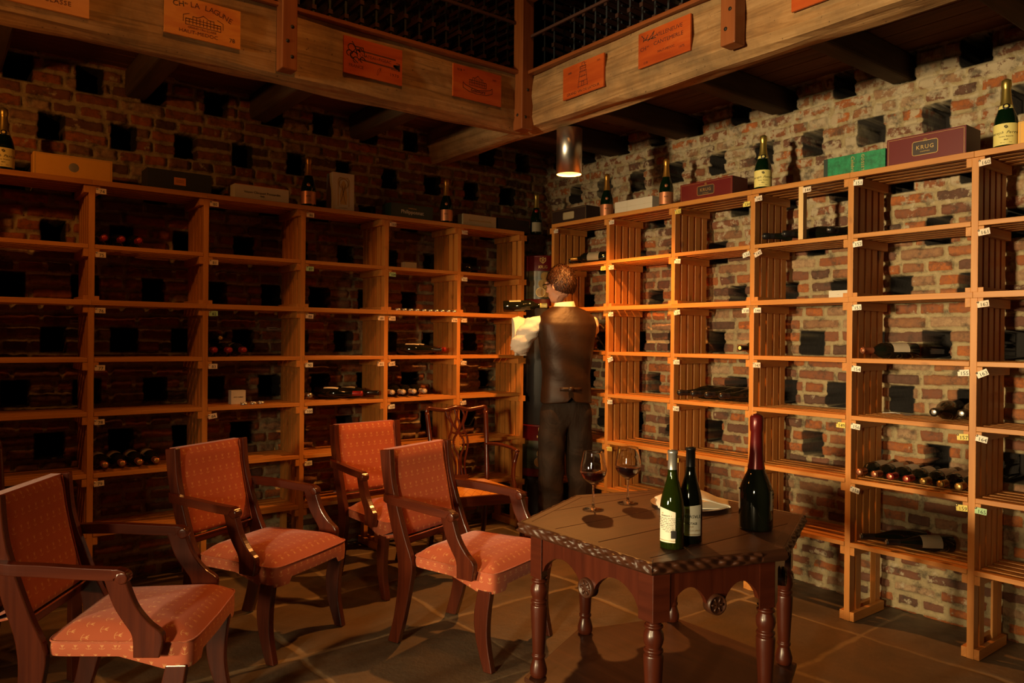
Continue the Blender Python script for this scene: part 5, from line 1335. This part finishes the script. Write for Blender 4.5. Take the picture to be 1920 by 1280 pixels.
# shirt: sleeves, collar
ch_s = [ch((0, -.0, 1.42, .06), (-.150, .0, 1.455, .052), (-.200, .02, 1.452, .066), (-.25, .075, 1.385, .073), (-.285, .125, 1.305, .070), (-.283, .150, 1.285, .064), (-.245, .185, 1.375, .060), (-.205, .200, 1.450, .048), (-.190, .205, 1.488, .034)),
        ch((0, -.0, 1.42, .06), (.150, .0, 1.455, .052), (.192, .02, 1.455, .060), (.165, .12, 1.385, .066), (.122, .225, 1.31, .062), (.03, .26, 1.355, .056), (-.07, .28, 1.405, .048), (-.135, .297, 1.440, .036))]
shm = skin_mesh(ch_s, 3)
cm = MB(); 
def collar(u, v):
    a = 2*PI*u; r = 1.0; z0 = 1.545+.018*math.sin(a)*-.0; rx, ry = .062+.008*(1-v), .066+.008*(1-v)
    return (-.014+rx*math.cos(a), .012+ry*math.sin(a), 1.548+.046*v+.006*math.cos(a))
cm.grid(collar, 40, 4, closeu=True)
cm.grid(lambda u, v: (lambda p: (p[0]*1.0+(p[0]+.014)*.10*(1-v)+0, p[1]+(p[1]-.012)*.10*(1-v), p[2]-.004+.004*v))(collar(u, .15+.85*v)), 40, 4, closeu=True)
bm = bmesh.new(); bm.from_mesh(shm); bm.from_mesh(mbmesh(cm)); bm.to_mesh(shm); bm.free()
for p in shm.polygons: p.use_smooth = True
for v_ in shm.vertices:      # soft creases in the sleeves
    c = v_.co
    if c.z < 1.54: n_ = v_.normal; k = .0042*math.sin(c.z*75+c.x*40+c.y*25)+.0022*math.sin(c.z*140-c.x*60); v_.co = c+n_*k
wear(shm, 'shirt', 'shirt')
# trousers
tr = [ch((0, 0, 1.0, (.150, .110)), (0, 0, .93, (.150, .115)), (-.080, .0, .84, (.098, .108)), (-.095, .012, .55, (.088, .092)), (-.098, -.005, .30, (.078, .084)), (-.10, -.012, .07, (.080, .086))),
      ch((0, 0, .93, (.150, .115)), (.080, .0, .84, (.098, .108)), (.100, .032, .55, (.088, .092)), (.108, .012, .30, (.078, .084)), (.112, .010, .07, (.080, .086)))]
trm = skin_mesh(tr, 3)
for v_ in trm.vertices:
    c = v_.co; k = .0025*math.sin(c.z*42+c.x*22)*(1 if c.z < .9 else .4)+.002*math.sin(c.z*17-c.x*50); v_.co = c+v_.normal*k
wear(trm, 'trousers', 'trouser')
for sd in (-1, 1):
    mb = MB(); x0 = -.10 if sd < 0 else .112; y0 = 0 if sd < 0 else .02
    def shoe(u, v, x0=x0, y0=y0):
        a = 2*PI*u; rr_ = [(1.0, .001), (1.04, .012), (1.0, .035), (.82, .062), (.5, .085), (0.0, .09)]; p = v*5; k = int(min(4, math.floor(p))); f = p-k
        r = rr_[k][0]*(1-f)+rr_[k+1][0]*f; z = rr_[k][1]*(1-f)+rr_[k+1][1]*f
        y = math.sin(a); w2_ = .046*(1-.15*y); return (x0+w2_*math.cos(a)*r, y0+.045+(.145*y)*r-.03*v, z*(1-.35*max(0, y)*v))
    mb.grid(shoe, 32, 10, closeu=True); mb.add([(x0+.045*math.cos(2*PI*i/16), y0+.045+.14*math.sin(2*PI*i/16), .001) for i in range(16)], [list(range(16))[::-1]])
    wear(mbmesh(mb), 'shoe', 'shoe')
# hair
mb = MB()
def hairf(u, v):
    a = 2*PI*u; el = PI/2*(1-v*1.0)-v*.62     # crown to nape
    y_ = math.sin(a); lim = 1.0
    # raise the hairline at the front and round the ears
    front = max(0, math.sin(a)); sidef = abs(math.cos(a))
    low = -.80+1.2*front**.7+.30*sidef**6
    th = PI/2+(low-PI/2)*v
    rn = 1+.030*math.sin(a*13+v*21)*math.sin(v*17+a*5)+.020*math.sin(a*29-v*37)-.05*max(0, v-.6)
    x, y, z = .0865*math.cos(th)*math.cos(a)*rn, .106*math.cos(th)*math.sin(a)*rn, .117*math.sin(th)*rn
    return tuple(HXm @ Vector((x, y-.010, z+.020)))
mb.grid(hairf, 72, 26, closeu=True)
rnd = random.Random(4)
for i in range(2200):
    u, v = rnd.random(), rnd.random()**.7*.97; p = Vector(hairf(u, v)); q = (p-(HXm @ Vector((0, -.01, .02)))).normalized()
    dn = Vector((rnd.uniform(-.5, .5), rnd.uniform(-.5, .5), -.6 if v > .35 else .15)); tg = (dn-q*dn.dot(q)).normalized(); sdv = q.cross(tg)*.0017
    L = rnd.uniform(.012, .026); up_ = rnd.uniform(.003, .009)*(1-.6*v); a_ = p-q*.002; b_ = p+q*up_+tg*L*.55; c2_ = p+q*(up_*1.1)+tg*L
    mb.add([a_-sdv, a_+sdv, b_+sdv*.8, b_-sdv*.8, c2_], [(0, 1, 2, 3), (3, 2, 4)], 0, None, True)
wear(mbmesh(mb), 'hair', 'hair')
# glasses
mb = MB()
for sd in (-1, 1):
    mb.sweep([hp(sd*.078, -.002, .020), hp(sd*.077, .05, .016), hp(sd*.066, .095, .014)], (.003, .006))
    mb.sweep([hp(sd*.034+.026*math.cos(2*PI*i/20), .108-.010*abs(math.cos(2*PI*i/20)), .010+.017*math.sin(2*PI*i/20)) for i in range(21)], (.004, .004), n=6)
mb.sweep([hp(-.008, .112, .014), hp(.008, .112, .014)], (.004, .004), n=6)
wear(mbmesh(mb), 'glasses', 'cap_black')
# the bottle he holds, and the cloth over his hand
hb = bottle('wine_bottle', 'dark wine bottle with cream label held by the waiter', 'bordeaux', .30, .038, 'glass_dark', 'paper_yellow', .83, 'paper_beige', (.14, .40), (-1.3, 1.3), None, mouth='paper_yellow')
wb, wn = PX @ BB, PX @ BN; ax_ = (wn-wb).normalized(); hb.location = wb
hb.rotation_euler = (ax_.to_track_quat('Z', 'Y') @ Euler((0, 0, 2.6)).to_quaternion()).to_euler()
mb = MB()
cth = [(-.055, 1.285), (-.050, 1.36), (-.044, 1.44), (-.036, 1.492), (-.018, 1.512), (.006, 1.512), (.026, 1.492), (.034, 1.44), (.040, 1.36), (.042, 1.250)]
cr = interp([(a, b, 0) for a, b in cth], 5)
def cloth(u, v):
    k = int(round(v*(len(cr)-1))); p = cr[k]; w_ = (u*2-1)*.044; dep = min(1, max(0, (1.50-p[1])*5))
    return (-.262+w_+.005*math.sin(v*9), .262-p[0]*1.15+.010*math.sin(w_*95+v*2)*dep, p[1]-.010-.012*abs(w_/.04)*(1-dep))
mb.grid(cloth, 22, len(cr)-1); me = mbmesh(mb); me.transform(PX); cl_ = obj_from(me, 'service_cloth', 'linen'); sm = cl_.modifiers.new('s', 'SOLIDIFY'); sm.thickness = .003; sm.offset = 0
tag(cl_, 'white service cloth hanging over the waiter\'s hand below the bottle', 'cloth')

GR = {'armchair': 'terracotta armchairs', 'carver_chair': 'open-backed mahogany armchairs', 'wine_bottle': 'wine bottles', 'champagne_bottle': 'champagne bottles on top of the shelving',
      'presentation_box': 'presentation boxes on top of the shelving', 'crate_panel': 'crate panels on the gallery beams', 'gallery_post': 'gallery posts', 'display_drum': 'printed display drums',
      'slatted_shelving': 'wine shelving', 'lattice_wine_rack': 'lattice racks on the gallery', 'gallery_beam': 'gallery beams', 'capping_board': 'boards on the beams', 'wall_plate': 'plates on the left wall', 'round_plinth': 'dark cylinders in the corner', 'card_box': 'small boxes in the shelving'}
for o in SC.objects:
    if o.parent is None and 'category' in o and 'group' not in o:
        k = o.name.split('.')[0]
        if k in GR: o['group'] = GR[k]
bpy.context.view_layer.update()
